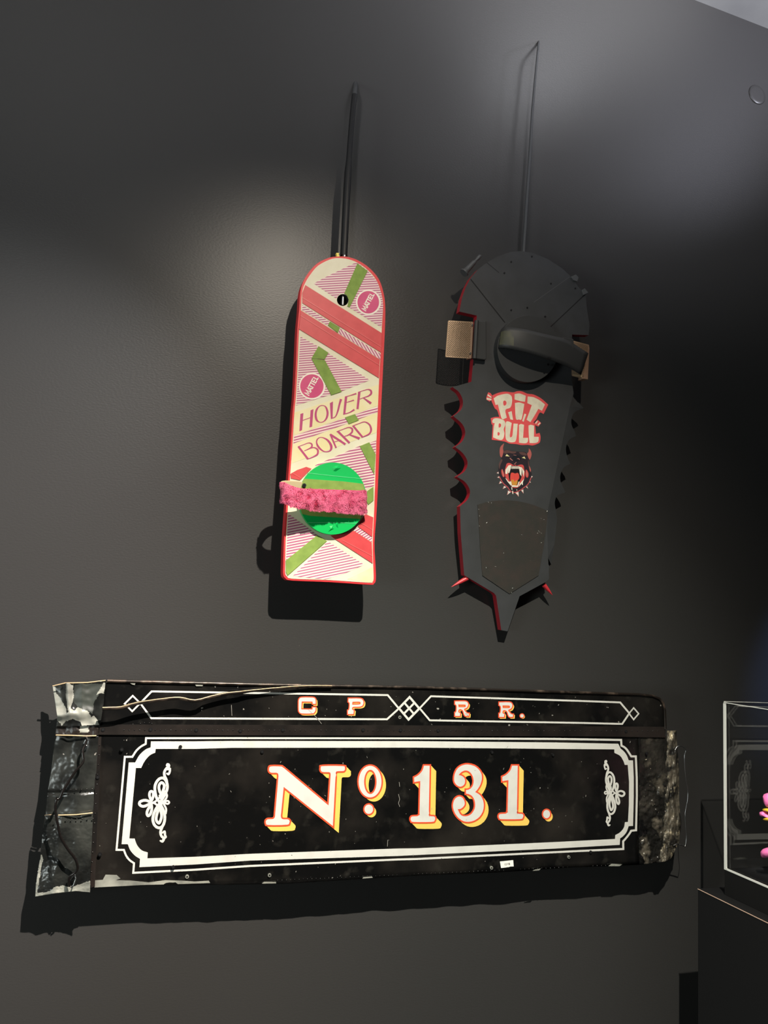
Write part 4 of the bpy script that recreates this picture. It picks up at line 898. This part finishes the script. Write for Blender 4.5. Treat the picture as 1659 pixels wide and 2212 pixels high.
letter([sm(z33([(600, 345), (760, 385), (880, 480), (950, 600), (960, 740), (920, 880), (860, 985), (805, 1052, S), (920, 1130), (990, 1260), (1010, 1400), (980, 1560), (890, 1700), (760, 1790), (620, 1825), (480, 1810), (350, 1730), (250, 1600), (200, 1450), (205, 1330), (250, 1220), (330, 1160), (410, 1155), (480, 1200), (525, 1290),
                (525, 1380), (480, 1450), (410, 1500), (363, 1506, S), (410, 1600), (480, 1645), (580, 1640), (670, 1590), (740, 1480), (755, 1370), (735, 1260), (680, 1170), (600, 1125), (525, 1118, S), (525, 985, S), (600, 980), (680, 920), (715, 820), (710, 720), (670, 620), (600, 550), (520, 535), (440, 570), (393, 617, S), (460, 640), (520, 700),
                (540, 780), (520, 870), (460, 925), (380, 940), (300, 900), (240, 820), (225, 720), (240, 610), (290, 490), (380, 400), (490, 355)]), 2)], (8.6, 9.4), 3.2, T1)
letter([ell(1180.7, 1758.5, 9.0, 10.5, 24)], (4.2, 5.6), 2.8, T1, 'painted_stop')
zc = Z(630, 1495, 9.759); hL = UP+0.0006
letter([sm(zc([(215, 105), (440, 105), (500, 130), (516, 175), (516, 258, S), (435, 258, S), (430, 210, S), (222, 208, S), (215, 355, S), (430, 357, S), (432, 312, S), (516, 312, S), (510, 395), (470, 450), (420, 460), (210, 460), (155, 425), (140, 370), (140, 190), (160, 130)]), 3)], (2.9, 3.1), 2.2, hL)
letter([sm(zc([(1190, 125, S), (1430, 125), (1505, 158), (1526, 220), (1500, 290), (1430, 318), (1310, 320), (1285, 338), (1290, 365), (1322, 380, S), (1312, 472, S), (1175, 475, S), (1175, 380, S), (1205, 358), (1213, 240), (1185, 210, S)]), 3),
        sm(zc([(1292, 215, S), (1425, 213), (1440, 232), (1425, 250), (1288, 255, S)]), 3)], (3.0, 2.8), 2.2, hL)
zR = Z(970, 1500, 9.217)
rr = [(990, 150, S), (1200, 148), (1258, 180), (1270, 230), (1240, 290), (1190, 315), (1215, 355), (1245, 385), (1286, 390, S), (1280, 456, S), (1200, 455), (1172, 415), (1150, 350), (1120, 328), (1085, 327), (1075, 365), (1112, 385, S), (1105, 458, S), (990, 458, S), (990, 372, S), (1015, 358), (1022, 250), (990, 220, S)]
rh = [(1075, 230, S), (1190, 232), (1200, 247), (1190, 262), (1080, 262, S)]
for dx, dy in ((-880, -19), (0, 0)):
    letter([sm(zR([(p[0]+dx, p[1]+dy)+tuple(p[2:]) for p in rr]), 3), sm(zR([(p[0]+dx, p[1]+dy)+tuple(p[2:]) for p in rh]), 3)], (2.7, 2.8), 2.2, hL)
letter([[(x, y) for x, y in ell(1127.6, 1546.3, 4.7, 4.6, 20)]], (1.6, 1.8), 1.8, hL, 'painted_stop')
# inventory label
lb = one('inventory_label', ['label'], pan, LP, [(1080, 1861.2), (1108.6, 1858.3), (1109.6, 1871.6), (1082.4, 1875.2)], 0.0002, 0.0010)
b = MB(); lz = Z(1060, 1840, 23.7)
for stq in ([(718, 590), (725, 680), (745, 678)], [(712, 612), (738, 608)], [(770, 605), (790, 590), (808, 605), (800, 640), (775, 680), (822, 675)], [(895, 660), (888, 580), (858, 640), (905, 632)], [(935, 580), (965, 575), (975, 600), (945, 620), (940, 655), (965, 665), (985, 645), (945, 620), (932, 600), (940, 580)]):
    b.ribbon(LP, lz(stq), 0.75, 0.0012, cap=False)
b.build('label_number', 'ink', lb)
# paint chips and scratches
b = MB(); rnd = random.Random(3)
for _ in range(150):
    x, y = rnd.uniform(225, 1375), rnd.uniform(1500, 1885)
    if 1556 < y < 1592: continue
    lim = 1905-(x-300)*0.045
    if y > lim-6: continue
    a = rnd.gauss(1.5, 0.5); L = rnd.choice((0.4, 0.5, 0.6, 0.8, 1.1, 2.0)); w = rnd.uniform(0.5, 1.0)
    b.ribbon(LP, [(x-L*math.cos(a), y-L*math.sin(a)), (x, y+rnd.uniform(-.3, .3)), (x+L*math.cos(a), y+L*math.sin(a))], w, (UP if y < 1560 else 0)+0.0009, cap=False)
for pts in (q7([(1478, 440), (1490, 490), (1478, 530), (1490, 565)]), q7([(1485, 320), (1490, 365)]), q7([(1372, 895), (1368, 960)]), q3([(685, 300), (760, 370), (808, 430)]), q1([(1592, 275), (1596, 352)])):
    b.ribbon(LP, pts, 0.9, (UP if pts[0][1] < 1570 else 0)+0.0012, cap=False)
o = b.build('paint_chips', 'chip', pan); o['kind'] = 'stuff'
for px in ((300, 1700), (1340, 1700), (800, 1860)): standoff(pan, LP, px, -0.002)

# ================================================================== DISPLAY CASE ON ITS PEDESTAL
YP = -0.168
def on_y(px, py, y):
    r = ray(px, py); t = (y-CAM.y)/r.y; return CAM+t*r
def on_z(px, py, z):
    r = ray(px, py); t = (z-CAM.z)/r.z; return CAM+t*r
def on_x(px, py, x):
    r = ray(px, py); t = (x-CAM.x)/r.x; return CAM+t*r
pc = on_y(1507.5, 1919.5, YP); PZ = pc.z
bc = on_z(1565.5, 1932.5, PZ)
WID, DEP = 0.62, 0.66
ped = thing('pedestal', 'plain matt black display pedestal standing against the wall at right', 'pedestal', (pc.x+WID/2, pc.y-DEP/2, 0))
b = MB(); b.box((pc.x, pc.y-DEP, 0), (pc.x+WID, pc.y, PZ)); b.build('body', 'pedestal', ped, bevel=0.0008)
b = MB(); b.tube([Vector((pc.x, pc.y, PZ-0.0008)), Vector((pc.x, pc.y-DEP, PZ-0.0008))], 0.0010, 6); b.build('edge_glint', 'ped_edge', ped)  # thin pale line drawn in place of the highlight on the edge
cb = on_x(1564.5, 1877, bc.x)                       # lower back corner of the acrylic
ct = on_y(1564.5, 1515, bc.y)
case = thing('display_case', 'clear acrylic display case on a black base, on the pedestal at right', 'case', (bc.x+0.2, bc.y-0.2, PZ))
CW, CD = WID-2*(bc.x-pc.x), DEP-2*abs(bc.y-pc.y)
zb = on_y(1564.5, 1877, bc.y).z; zt = ct.z
b = MB(); b.box((bc.x, bc.y-CD, PZ+0.0004), (bc.x+CW, bc.y, zb)); b.build('base', 'base', case)
t = 0.005
def pane(lo, hi):
    b = MB(); b.box(lo, hi); b.build('pane', 'acrylic', case)
e = 0.0002
pane((bc.x, bc.y-CD, zb), (bc.x+t, bc.y-t-e, zt-t-e)); pane((bc.x+CW-t, bc.y-CD, zb), (bc.x+CW, bc.y-t-e, zt-t-e))
pane((bc.x+t+e, bc.y-t, zb), (bc.x+CW-t-e, bc.y, zt-t-e)); pane((bc.x+t+e, bc.y-CD, zb), (bc.x+CW-t-e, bc.y-CD+t, zt-t-e))
pane((bc.x, bc.y-CD, zt-t), (bc.x+CW, bc.y, zt))
def edge(a, c, r=0.0016):
    b = MB(); b.box(tuple(min(a[i], c[i])-r*0.5 for i in range(3)), tuple(max(a[i], c[i])+r*0.5 for i in range(3))); b.build('polished_edge', 'acrylic_edge', case)
edge((bc.x, bc.y-t, zb), (bc.x+0.0012, bc.y, zt-t)); edge((bc.x, bc.y-CD, zb), (bc.x+0.0008, bc.y-0.006, zb+0.0022)); 
edge((bc.x, bc.y-CD, zt-t*0.6), (bc.x, bc.y, zt-t*0.4), 0.0006); edge((bc.x+0.001, bc.y, zt-0.001), (bc.x+CW, bc.y, zt), 0.0006)
# pink and yellow toy inside
TX = bc.x+0.05
toy = thing('pink_toy', 'bright pink and yellow plastic toy inside the acrylic case, cut by the right edge', 'toy', (on_x(1690, 1800, TX).x, on_x(1690, 1800, TX).y, zb))
tz = Z(1610, 1680, 12.286)
def on_toy(p, d): return on_x(p[0], p[1], TX-d)
def blob(name, pts, th, m):
    P = sm(tz(pts), 4); n = len(P); c = (sum(p[0] for p in P)/n, sum(p[1] for p in P)/n); b = MB(); rings = []
    prof = [(0.0, -1.0), (0.55, -0.9), (0.86, -0.55), (1.0, 0.0), (0.86, 0.55), (0.55, 0.9), (0.0, 1.0)]
    vs = []
    for k, (r, d) in enumerate(prof):
        for p in P: vs.append(on_x(c[0]+(p[0]-c[0])*max(r, .02), c[1]+(p[1]-c[1])*max(r, .02), TX)+Vector((d*th, 0, 0)))
    fs = [[k*n+i, k*n+(i+1) % n, (k+1)*n+(i+1) % n, (k+1)*n+i] for k in range(len(prof)-1) for i in range(n)]
    fs += [list(range(n))[::-1], list(range((len(prof)-1)*n, len(prof)*n))]
    b.add(vs, fs, 0, True); b.build(name, m, toy)
blob('pink_lobe', [(540, 440), (590, 405), (700, 400), (760, 520), (740, 720), (640, 800), (590, 740), (550, 600)], 0.014, 'toy_pink')
blob('pink_lobe', [(408, 930), (430, 895), (520, 892), (565, 950), (640, 1000), (660, 1080), (560, 1045), (430, 1015)], 0.010, 'toy_pink')
blob('pink_lobe', [(482, 1960), (520, 1890), (600, 1850), (760, 1860), (820, 1990), (720, 2110), (600, 2115), (515, 2130), (488, 2060)], 0.016, 'toy_pink')
blob('pink_body', [(780, 620), (980, 560), (1160, 800), (1160, 1700), (1030, 2000), (840, 1950), (800, 1700), (760, 1300), (760, 900)], 0.012, 'toy_pink')
blob('yellow_band', [(470, 838), (520, 800), (640, 812), (900, 900), (890, 985), (600, 905), (490, 868)], 0.008, 'toy_yellow')
blob('yellow_band', [(480, 1098), (545, 1055), (660, 1055), (900, 1070), (900, 1160), (640, 1152), (515, 1130)], 0.008, 'toy_yellow')
b = MB(); p0 = on_x(1690, 1830, TX); b.tube([p0, Vector((p0.x, p0.y, zb))], 0.006, 10); b.build('stand_post', 'base', toy)

# small round cover on the wall near the top right corner
cp = WALL.at((1635, 205)); b = MB()
seq = [(0.0, .027), (.0015, .027), (.003, .025), (.0034, .018), (.0035, .0001)]
b.tube([cp+Vector((0, -d, 0)) for d, r in seq], [r*1.15 for d, r in seq], 24); o = b.build('wall_cover', 'wall')
tag(o, 'small round cover plate painted like the dark wall, near the top right corner', 'cover')
